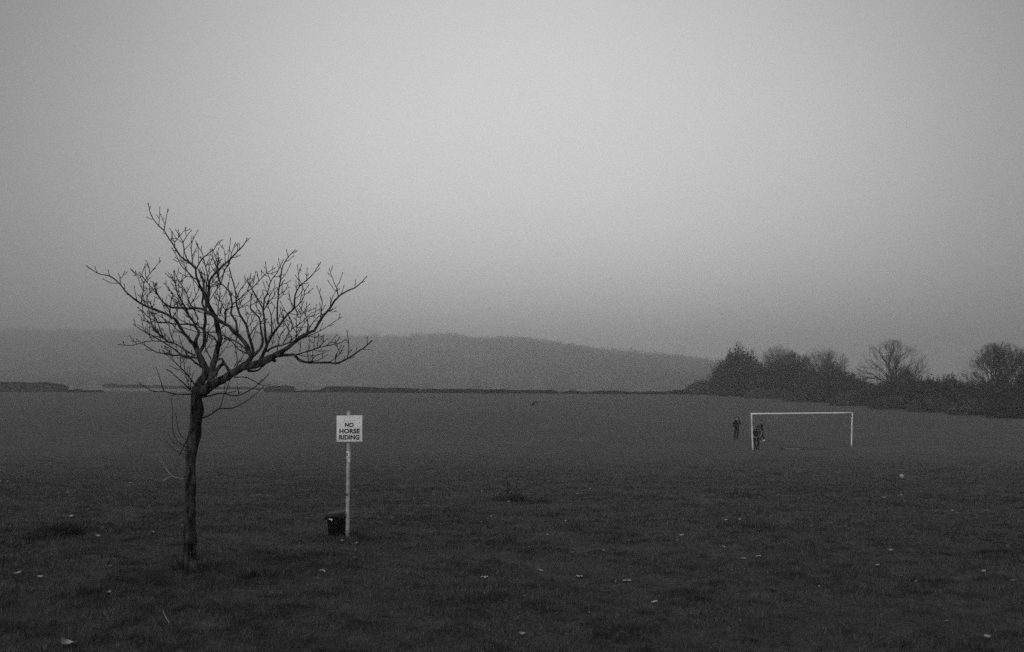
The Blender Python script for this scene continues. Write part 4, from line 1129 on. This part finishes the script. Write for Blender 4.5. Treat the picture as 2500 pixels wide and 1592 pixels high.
def bush(px, py, wpx, hpx, label, *, mt=None, n=5200, leaf=.24, lobes=7, seed=0, ddepth=3.0, cat='bush', twigs_=60, name='bush', group='bushes along the right edge of the field', flat=.55):
    c = ground(px, py); s = c.y / F0; W_, H_ = wpx * s / 2, hpx * s
    c.y += ddepth * .6
    rg = np.random.default_rng(seed + 100); tn_ = rg.uniform(.25, .8)
    Ps = []; per = n // lobes
    for k in range(lobes):
        q = (k + .5) / lobes * 2 - 1
        cx_ = q * W_ * .72 + rg.normal(0, .06) * W_
        hh_ = H_ * (1 - .38 * abs(q) ** 1.8) * rg.uniform(.9, 1.14)
        rx, ry, rz_ = W_ * rg.uniform(.3, .52), ddepth * rg.uniform(.5, .8), hh_ * .62
        u = rg.normal(0, 1, (per, 3)); u /= np.linalg.norm(u, axis=1)[:, None]
        rad = rg.uniform(.35, 1.0, per) ** .4
        bump_ = 1 + .2 * np.sin(u[:, 0] * 7 + k) * np.sin(u[:, 2] * 6 + 2 * k) + .14 * np.sin(u[:, 0] * 17 + u[:, 1] * 9) + .06 * rg.normal(0, 1, per)
        P = u * (rad * bump_)[:, None] * np.array([rx, ry, rz_]) + np.array([cx_, rg.uniform(-.4, .4) * ddepth, hh_ - rz_ * 1.0])
        low = P[:, 2] < 0.02; P[low, 2] = rg.uniform(0, hh_ * .5, low.sum())
        Ps.append(P)
    P = np.concatenate(Ps)
    V, Fq_, T = leaf_quads(P, rg.uniform(.6, 1.4, len(P)) * leaf, np.clip(rg.normal(tn_, .13, len(P)), 0, 1))
    root = empty(name, c, label, cat, group)
    mesh_np('foliage', V, Fq_, mt or M_FARLEAF, root, attr=T)
    b = MB(); r3 = random.Random(seed)
    for k in range(int(twigs_ * 1.8)):
        q = r3.uniform(-1, 1); x = q * W_ * .95
        h0 = H_ * (1 - .55 * abs(q) ** 1.8)
        p = Vector((x * .8, r3.uniform(-.6, .6) * ddepth, h0 * .3)); e = Vector((x + r3.uniform(-.5, .5) + q * .5, p.y + r3.uniform(-.5, .5), h0 * r3.uniform(1.0, 1.3)))
        m_ = p.lerp(e, .6) + Vector((r3.uniform(-.2, .2), 0, 0))
        b.tube([p, m_, e], [.035, .025, .01], 3)
        for j in range(3):
            t_ = r3.uniform(.5, .95); a_ = p.lerp(e, t_)
            b.tube([a_, a_ + Vector((r3.uniform(-.5, .5), r3.uniform(-.3, .3), r3.uniform(.2, .7)))], [.018, .007], 3)
    b.build('stems', M_FARBARK, root)
    return root

def far_tree(px, py, wpx, hpx, label, seed, levels=6, ddepth=5.0, trunk_r=.22, base_h=.1, spread=1.0, dens=1.0, elr=(38, 80), group='bare trees along the right edge of the field'):
    c = ground(px, py); c.y += 3; s = c.y / F0
    c = unproj(px, py, c.y); c.z = float(zt(c.x, c.y))
    Wd, H_ = wpx * s / 2, hpx * s
    root = empty('bare_tree', c, label, 'tree', group)
    r3 = random.Random(seed)
    trunk, crown = MB(), MB()
    tr = [Vector((0, 0, -.2)), Vector((r3.uniform(-.1, .1), 0, H_ * base_h)), Vector((r3.uniform(-.2, .2), r3.uniform(-.2, .2), H_ * (base_h + .16)))]
    trunk.tube(tr, [trunk_r * 1.3, trunk_r, trunk_r * .8], 8, rough=.1); trunk.build('trunk', M_FARBARK, root)
    top = tr[-1]
    cen = Vector((0, 0, H_ * .42))
    def inside(p):
        q = p - cen
        return (q.x / Wd) ** 2 + (q.y / (Wd * .9)) ** 2 + (q.z / (H_ * .6)) ** 2
    def grow(p, d_, ln, r, lv):
        mid = p + d_ * ln * .5 + Vector((r3.uniform(-1, 1), r3.uniform(-1, 1), r3.uniform(-.3, .6))) * ln * .06
        e = p + d_ * ln + Vector((0, 0, ln * .05))
        crown.tube([p, mid, e], [r, r * .85, r * .7], 5 if lv > 3 else 3, cap=False)
        if lv == 0 or inside(e) > 1.1: return
        k = 3 if r3.random() < .45 * dens else 2
        for j in range(k):
            a = r3.uniform(0, 2 * math.pi); sp_ = r3.uniform(.28, .62)
            o1 = d_.orthogonal().normalized(); o2 = d_.cross(o1)
            nd = (d_ * math.cos(sp_) + (o1 * math.cos(a) + o2 * math.sin(a)) * math.sin(sp_) + Vector((0, 0, .10))).normalized()
            grow(e, nd, ln * r3.uniform(.68, .88), r * .7 * r3.uniform(.75, 1), lv - 1)
        if lv > 1 and r3.random() < .7:
            a = r3.uniform(0, 2 * math.pi); o1 = d_.orthogonal().normalized(); o2 = d_.cross(o1)
            nd = (d_ * .6 + (o1 * math.cos(a) + o2 * math.sin(a)) * .8).normalized()
            grow(mid, nd, ln * .6, r * .45, max(lv - 2, 0))
    nb = 9
    for k in range(nb):
        a = 2 * math.pi * k / nb + r3.uniform(-.3, .3)
        el = R(r3.uniform(*elr)) if k % 3 else R(r3.uniform(76, 88))
        d_ = Vector((math.cos(a) * math.cos(el) * spread * 1.15, math.sin(a) * math.cos(el), math.sin(el))).normalized()
        grow(top - Vector((0, 0, r3.uniform(0, H_ * .12))), d_, H_ * .215 * r3.uniform(.85, 1.1), trunk_r * .5, levels)
    crown.build('crown', M_FARBARK, root, smooth=False)
    return root

# trees and bushes, left to right: (px, base py, width px, top py)
def B(px, base, w_, top, label, **k): return bush(px, base, w_, base - top, label, **k)
B(1722, 964, 76, 934, 'low dark bush at the left tip of the row of bushes', seed=1, lobes=6, n=4200)
B(1766, 966, 62, 896, 'sloping dark bush against the left side of the tall dense thicket', seed=12, lobes=5, n=6000, twigs_=60)
B(1816, 968, 124, 862, 'tall dense dark thicket, leftmost tall mass of the row', seed=2, lobes=9, n=17000, leaf=.28, twigs_=90, cat='thicket', name='thicket')
far_tree(1905, 970, 110, 118, 'twiggy bare tree rising between the dense thicket and the middle bushes', 21, levels=6, trunk_r=.18, spread=.8, dens=1.3)
far_tree(1945, 971, 90, 112, 'second twiggy bare tree, close right of the one beside the dense thicket', 22, levels=5, trunk_r=.16, spread=.8, dens=1.3)
B(1886, 970, 96, 890, 'dark bushy mass under the twiggy tree beside the tall thicket', seed=3, lobes=7, n=6500, leaf=.26, twigs_=150)
B(1942, 973, 120, 882, 'dark bushy mass under the second twiggy tree', seed=13, lobes=7, n=7000, leaf=.26, twigs_=150)
far_tree(2012, 976, 130, 122, 'fan of fine bare twigs behind the round middle bush', 23, levels=6, trunk_r=.15, spread=1.0, dens=1.2)
B(1988, 977, 100, 906, 'dark bush left of the broad round middle bush', seed=14, lobes=6, n=7000, leaf=.26, twigs_=80)
B(2040, 983, 130, 898, 'broad round dark bush in the middle of the row', seed=4, lobes=8, n=12000, leaf=.27, twigs_=70)
far_tree(2183, 985, 160, 152, 'tallest open bare tree with a wide fine crown standing over the bushes', 31, levels=6, trunk_r=.22, dens=1.1, spread=1.15, elr=(34, 80))
B(2106, 988, 110, 930, 'loose bush just left of the trunk of the tall open tree', seed=5, lobes=6, n=6500, twigs_=90)
B(2165, 992, 100, 938, 'low bush right below the trunk of the tall open tree', seed=15, lobes=6, n=6500, twigs_=60)
B(2222, 997, 110, 912, 'upright twiggy bush against the right side of the tall open tree', seed=6, lobes=6, n=8000, twigs_=130)
B(2290, 1001, 110, 930, 'low bush left of the rounded bush in the dip', seed=16, lobes=7, n=7500, twigs_=50)
B(2330, 1004, 110, 930, 'low rounded bush in the dip between the two bare trees', seed=7, lobes=6, n=7500)
far_tree(2444, 1008, 175, 158, 'spreading bare tree near the right edge of the picture', 46, levels=7, trunk_r=.22, dens=1.2, spread=1.0, elr=(36, 84))
far_tree(2525, 1010, 120, 150, 'bare tree cut by the right edge of the picture', 43, levels=6, trunk_r=.2, dens=1.2, spread=1.0)
B(2390, 1010, 110, 940, 'dark bush left of the spreading right edge tree', seed=17, lobes=7, n=8500)
B(2452, 1014, 130, 934, 'dark thick bush at the foot of the spreading right edge tree', seed=8, lobes=7, n=10000)
B(2530, 1018, 120, 915, 'dark bush cut off by the right edge of the picture', seed=9, lobes=6, n=9000)
for k, (px, py, w_, h_) in enumerate(((1880, 973, 120, 26), (1985, 981, 130, 30), (2095, 991, 130, 32), (2200, 1000, 130, 34), (2300, 1007, 130, 36), (2395, 1014, 120, 40), (2485, 1022, 120, 44))):
    bush(px, py, w_, h_, ['low bramble scrub before the tall thicket', 'low bramble scrub before the round middle bush', 'low bramble scrub left of the tall open tree',
         'low bramble scrub below the tall open tree', 'low bramble scrub below the dip in the row', 'low bramble scrub left of the right edge tree', 'low bramble scrub below the right edge tree'][k],
         seed=20 + k, mt=M_SCRUB, lobes=9, n=6000, leaf=.17, ddepth=2.4, twigs_=30, name='bramble_scrub', cat='scrub', group='low scrub in front of the bushes')
# pale shrub at the foot of the thicket
c = ground(1769, 964); n = 260
P = RNG.normal(0, 1, (n, 3)) * np.array([.5, .4, .38]) + np.array([0, 0, .75]); P[:, 2] = np.abs(P[:, 2])
V, Fq_, T = leaf_quads(P, RNG.uniform(.08, .16, n), RNG.uniform(0, 1, n))
o = mesh_np('pale_shrub', V, Fq_, mat('pale_shrub_leaf', 0.07, 0.22, tone=True), attr=T); c.y -= 1.2; c.z = float(zt(c.x, c.y)); o.location = c
tag(o, 'small pale shrub at the foot of the tall dense thicket', 'shrub')

# ------------------------------------------------------------------ far woodland over the hill: reads as one mass
def woodland():
    rg = np.random.default_rng(77)
    Vs, Ts = [], []
    n, rn = 3000, 1500
    pxs = rg.uniform(-250, 1950, n + rn); rd = ridge_d(pxs)
    ds = 580 + (rd + 20 - 580) * rg.uniform(0, 1, n + rn) ** .75
    ds[n:] = rd[n:] + rg.uniform(-60, 10, rn)
    X_ = (pxs - PW / 2) / F0 * ds; Z_ = zt(X_, ds)
    copse = vnoise(X_, ds, .022, 9)
    for x, d, z, cp in zip(X_, ds, Z_, copse):
        h = rg.uniform(9, 13) * (.55 + .85 * cp); w = rg.uniform(5, 11)
        m = 150 if d > float(ridge_d(PW / 2 + F0 * x / d)) - 70 else 60
        uu = rg.normal(0, 1, (m, 3)); uu /= np.linalg.norm(uu, axis=1)[:, None]
        P = uu * np.array([w, w, h * .5]) * rg.uniform(.3, 1.05, (m, 1)) + np.array([x, d, z + h * .5])
        V, _, T = leaf_quads(P, rg.uniform(.5, 1.0 if m == 150 else 2.0, m), np.clip(rg.normal(.4, .2, m), 0, 1))
        Vs.append(V); Ts.append(T)
    V = np.concatenate(Vs)
    o = mesh_np('far_woodland', V, np.arange(len(V)).reshape(-1, 4), M_WOOD, attr=np.concatenate(Ts))
    tag(o, 'hazy bare woodland covering the distant hillside', None, None, 'stuff')
woodland()

# ------------------------------------------------------------------ fallen leaves, paper scraps and sticks on the grass
# px, py, width px, type (l pale leaf, s small pale, p paper, d dark, t thin pale stick, k dark stick, c standing curved blade)
LIT = """1,1177,6,s 19,1177,8,s 104,1163,4,s 318,1182,9,l 379,1190,5,s 164,1205,8,s 174,1265,18,l 132,1310,7,s 215,1300,9,l 240,1314,19,l 8,1284,6,s 26,1291,3,s
419,1253,4,s 374,1303,9,s 38,1382,5,s 43,1406,20,l 99,1415,22,l 268,1387,16,u 226,1405,4,s 263,1449,20,p 335,1518,20,d 411,1527,22,c 167,1584,42,l 263,1215,4,s 215,1246,4,s
1176,1202,7,l 1245,1203,6,s 1278,1209,5,s 1283,1220,6,s 1241,1228,8,s 784,1267,4,s 923,1267,7,s 958,1268,8,s 1199,1264,8,s 1174,1278,8,s 1283,1295,10,u 1181,1309,4,s 1165,1335,11,u
1292,1339,6,s 836,1325,13,l 871,1330,9,s 868,1348,8,s 838,1372,20,d 868,1368,19,e 788,1399,20,t 1001,1341,10,d 1232,1258,7,d 980,1282,4,d 1031,1414,17,e 1182,1414,20,p 1183,1453,6,s
1064,1479,8,u 1084,1469,3,s 1274,1555,22,l 1235,1574,9,u 1441,1196,7,s 1409,1209,8,s 1342,1226,4,s 1534,1249,3,s 1381,1276,8,s 1337,1310,9,l 1663,1312,16,l 1653,1324,6,s 1536,1323,6,s
1473,1349,11,l 1397,1353,8,s 1773,1273,11,l 1806,1272,9,s 1835,1275,4,s 1810,1291,8,s 1791,1291,5,s 1711,1278,4,s 1767,1338,10,t 1815,1367,14,t 1851,1362,12,t 1750,1362,3,s 1561,1372,13,e
1538,1388,6,s 1319,1396,14,t 1414,1412,21,p 1531,1422,26,t 1503,1425,8,s 1787,1396,9,u 1732,1412,5,s 1598,1473,18,p 1485,1450,10,d 1602,1510,4,s 1686,1503,11,u 1438,1501,6,s 1359,1501,5,s
1807,1520,12,u 1888,1446,22,k 1881,1265,5,s 1660,1183,4,s 1855,1216,7,s 1996,1173,4,s 2048,1170,4,s 2170,1194,3,s 2250,1203,5,s 2212,1203,5,s 2200,1212,8,s 2157,1218,11,l 2119,1222,4,s
2356,1196,5,s 2384,1231,5,s 2324,1251,9,l 2427,1266,9,u 2381,1260,4,s 2439,1290,4,s 2030,1279,5,s 1981,1288,7,s 2168,1318,4,s 2133,1243,4,s 2175,1349,14,l 2142,1385,14,l 2460,1337,15,u
2401,1401,17,l 2474,1423,20,u 2449,1440,7,s 2200,1413,12,u 2235,1425,8,s 2000,1437,8,l 2456,1394,9,u 2311,1522,17,u 2408,1565,28,l 1953,1398,5,d 2245,1577,5,u 1967,1475,4,s 1300,1209,5,s"""
def leaf_mesh(L_, wd, curl, seed, twist=0.0, lift=.0):
    r3 = random.Random(seed); n, m = 9, 5; vs = []
    for i in range(n):
        t = i / (n - 1); half = wd * math.sin(math.pi * min(max(t, .03), .97)) ** .8 * (1 + .12 * r3.uniform(-1, 1))
        for j in range(m):
            v = (j / (m - 1) * 2 - 1)
            z = curl * wd * (v * v) + curl * L_ * .35 * (t - .5) ** 2 * 2 + twist * wd * v * (t - .5) + r3.uniform(-.04, .04) * wd
            vs.append(Vector(((t - .5) * L_, v * half, z + lift)))
    fs = [(i * m + j, i * m + j + 1, (i + 1) * m + j + 1, (i + 1) * m + j) for i in range(n - 1) for j in range(m - 1)]
    k = len(vs)
    vs2 = vs + [p - Vector((0, 0, .0015)) for p in vs]
    fs2 = fs + [tuple(q + k for q in f[::-1]) for f in fs]
    return vs2, fs2
def crumple(L_, H_, seed):
    b = MB(); r3 = random.Random(seed); n, m = 9, 6; vs = []
    for i in range(n):
        for j in range(m):
            vs.append(Vector(((i / (n - 1) - .5) * L_, (j / (m - 1) - .5) * L_ * .7, max(0, H_ * (.45 + .75 * mnoise.noise(Vector((i * .8, j * .9, seed * 1.7))))) )))
    fs = [(i * m + j, i * m + j + 1, (i + 1) * m + j + 1, (i + 1) * m + j) for i in range(n - 1) for j in range(m - 1)]
    k = len(vs); return vs + [p - Vector((0, 0, .002)) for p in vs], fs + [tuple(q + k for q in f[::-1]) for f in fs]
UNI = {(174, 1265): 'curled pale leaf just beyond the broad dark tussock on the left', (240, 1314): 'long pale leaf right of the broad dark tussock on the left',
 (43, 1406): 'pale curled leaf near the left edge, left one of a pair', (99, 1415): 'long thin pale leaf near the left edge, right one of a pair', (263, 1449): 'crumpled pale scrap with two lobes left of the tree foot',
 (335, 1518): 'shiny black leaf curled up in the bottom left', (411, 1527): 'thin pale blade arching upright in the bottom left', (167, 1584): 'large pale leaf at the bottom left edge, biggest leaf in view',
 (836, 1325): 'pale rounded leaf just in front of the black bin', (838, 1372): 'dark curled leaf in front of the bin, left of two', (868, 1368): 'dark leaf with a pale edge in front of the bin, right of two',
 (788, 1399): 'straight pale stick lying below the two dark leaves by the bin', (1001, 1341): 'small dark leaf standing up right of the sign pole', (1031, 1414): 'dark leaf with a pale upper edge in the lower middle',
 (1182, 1414): 'torn pale scrap folded like a tent in the lower middle', (1274, 1555): 'pale flat leaf at the bottom centre', (1663, 1312): 'pale humped leaf in the grass left of the goal, alone',
 (1473, 1349): 'pale rounded leaf right of the weed clump, lower down', (1414, 1412): 'crumpled white scrap, brightest in the lower middle', (1531, 1422): 'long thin pale stick right of the crumpled white scrap',
 (1598, 1473): 'pale folded scrap with a raised point below the long pale stick', (1561, 1372): 'dark leaf with a white edge above the long pale stick', (1485, 1450): 'dark flat leaf between the white scrap and folded scrap',
 (1815, 1367): 'thin pale stick below the left person, left of two', (1851, 1362): 'thin pale stick below the left person, right of two', (1767, 1338): 'short bent pale stick above the two thin sticks',
 (1319, 1396): 'slanting pale stick left of the crumpled white scrap', (1888, 1446): 'dark stick on the grass in the lower right', (2175, 1349): 'pale slanting leaf below the ball, upper of two',
 (2142, 1385): 'pale curled leaf below the ball, lower of two', (2401, 1401): 'straight pale leaf near the right edge', (2474, 1423): 'dull bent leaf at the right edge', (2460, 1337): 'dull thin leaf at the right edge, upper one',
 (2408, 1565): 'long pale leaf in the bottom right corner', (2311, 1522): 'dull curved leaf in the bottom right', (268, 1387): 'dull thin leaf left of the tree trunk', (1773, 1273): 'slanting pale leaf between the nearer two dark tussocks, left one',
 (2157, 1218): 'thin pale leaf just left below the ball', (2000, 1437): 'small bent white leaf in the lower right', (1337, 1310): 'small humped pale leaf below the right small tussock', (1176, 1202): 'small round white leaf left of the stemmed weed clump',
 (318, 1182): 'small flat pale leaf far left of the trunk', (215, 1300): 'small pale leaf standing at the right end of the broad tussock', (2324, 1251): 'small pale leaf in the grass near the right edge',
 (1232, 1258): 'small black leaf below the stemmed weed clump', (980, 1282): 'tiny black leaf right of the sign pole', (1953, 1398): 'tiny black leaf in the lower right', (1165, 1335): 'dull leaf in the lower middle, upper one',
 (1283, 1295): 'dull flat leaf below the right small tussock', (1064, 1479): 'dull small leaf below the tent shaped scrap', (1686, 1503): 'dull leaf in the lower right of centre', (1807, 1520): 'dull wide leaf low on the right of centre',
 (2200, 1413): 'dull leaf pair of lobes below the curled pale leaf', (2427, 1266): 'dull slanting leaf by the right edge, far one', (1787, 1396): 'dull thin leaf below the two thin sticks', (1235, 1574): 'dull small leaf left of the pale flat leaf at the bottom',
 (2456, 1394): 'dull small leaf right of the straight pale leaf', (2245, 1577): 'tiny dull leaf at the bottom right edge'}
for k, tok in enumerate(LIT.split()):
    xs, ys, ws, ty = tok.split(','); px, py, w = float(xs), float(ys), float(ws)
    c = ground(px, py); s = c.y / F0; L_ = w * s * (.76 if w > 15 else .8 if w > 9 else .74)
    r3 = random.Random(k)
    rz = r3.uniform(-.5, .5) if ty != 's' else r3.uniform(-.7, .7)
    L_ = L_ / math.cos(rz)
    c.z = max(c.z, max(float(zt(c.x + a_, c.y - b_)) - .13 * b_ for a_ in (-.4 * L_, 0, .4 * L_) for b_ in (0, .08, .16)))
    tilt_ = r3.uniform(.2, .5)
    if ty in 'lsu': vs, fs = leaf_mesh(L_, L_ * (.26 if w > 9 else .38), .9 if ty != 'u' else .5, k, twist=r3.uniform(-1.2, 1.2)); m = {'l': M_LEAF, 's': M_LEAF, 'u': M_LEAFD}[ty]; nm = 'fallen_leaf'; cat = 'leaf'
    elif ty in 'de': vs, fs = leaf_mesh(L_, L_ * .3, .5, k, twist=1.5); m = M_DARKLEAF; nm = 'fallen_leaf'; cat = 'leaf'
    elif ty == 'p': vs, fs = crumple(L_, L_ * .3, k); m = M_PAPER; nm = 'paper_scrap'; cat = 'litter'; tilt_ = 0
    elif ty in 'tk':
        b = MB(); q = [Vector(((t_ - .5) * L_, .02 * math.sin(t_ * 5), .012 + L_ * .08 * math.sin(t_ * 3.1 + k))) for t_ in np.linspace(0, 1, 7)]
        b.tube(q, [.0075 * max(1, s * 150)] * 7, 5); vs, fs = b.v, b.f; m = M_LEAF if ty == 't' else M_DARKLEAF; nm = 'fallen_twig'; cat = 'stick'; tilt_ = 0
    else:
        b = MB(); q = [Vector((.03 * math.cos(t_ * 2.6 + .4) - .02, 0, .11 * t_)) for t_ in np.linspace(0, 1, 8)]
        b.tube(q, [.0035, .0035, .0035, .0035, .003, .003, .0025, .0015], 5); vs, fs = b.v, b.f; m = M_LEAF; nm = 'fallen_straw'; cat = 'straw'; tilt_ = 0; rz = 0
    lift = .010 + (.006 if ty in 'lsude' else 0)
    o = mesh_np(nm, vs, fs, m, smooth=True); o.location = c + Vector((0, 0, lift + math.sin(tilt_) * L_ * .10)); o.rotation_euler = (tilt_, r3.uniform(-.15, .15), rz)
    lab = UNI.get((int(px), int(py)))
    grp = None if nm == 'fallen_straw' else {'leaf': 'fallen leaves scattered over the grass', 'litter': 'scraps of litter on the grass', 'stick': 'small sticks on the grass'}[cat]
    if lab is None: lab = 'tiny pale leaf fleck lying in the short grass'; grp = 'tiny pale leaf flecks in the grass'
    tag(o, lab, cat, grp)
    if ty == 'e':
        b = MB(); b.tube([Vector((-.45 * L_, L_ * .05, L_ * .22)), Vector((0, L_ * .1, L_ * .20)), Vector((.45 * L_, L_ * .1, L_ * .12))], [L_ * .03, L_ * .045, L_ * .02], 5); b.build('leaf_edge', M_LEAF, o)

# ------------------------------------------------------------------ haze over the field
hz = MB(); hz.box((0, 0, 46.5), (4400, 4400, 117))
ho = hz.build('haze', None, smooth=False); tag(ho, 'thin grey mist over the whole field', None, None, 'stuff')
hm = bpy.data.materials.new('haze'); hm.use_nodes = True; ht = hm.node_tree
for n in list(ht.nodes): ht.nodes.remove(n)
ho_ = ht.nodes.new('ShaderNodeOutputMaterial'); pv = ht.nodes.new('ShaderNodeVolumePrincipled')
pv.inputs['Color'].default_value = (.99, .99, .99, 1); pv.inputs['Density'].default_value = 0.0015
pv.inputs['Anisotropy'].default_value = 0.72
ht.links.new(pv.outputs[0], ho_.inputs['Volume'])
ho.data.materials.append(hm)
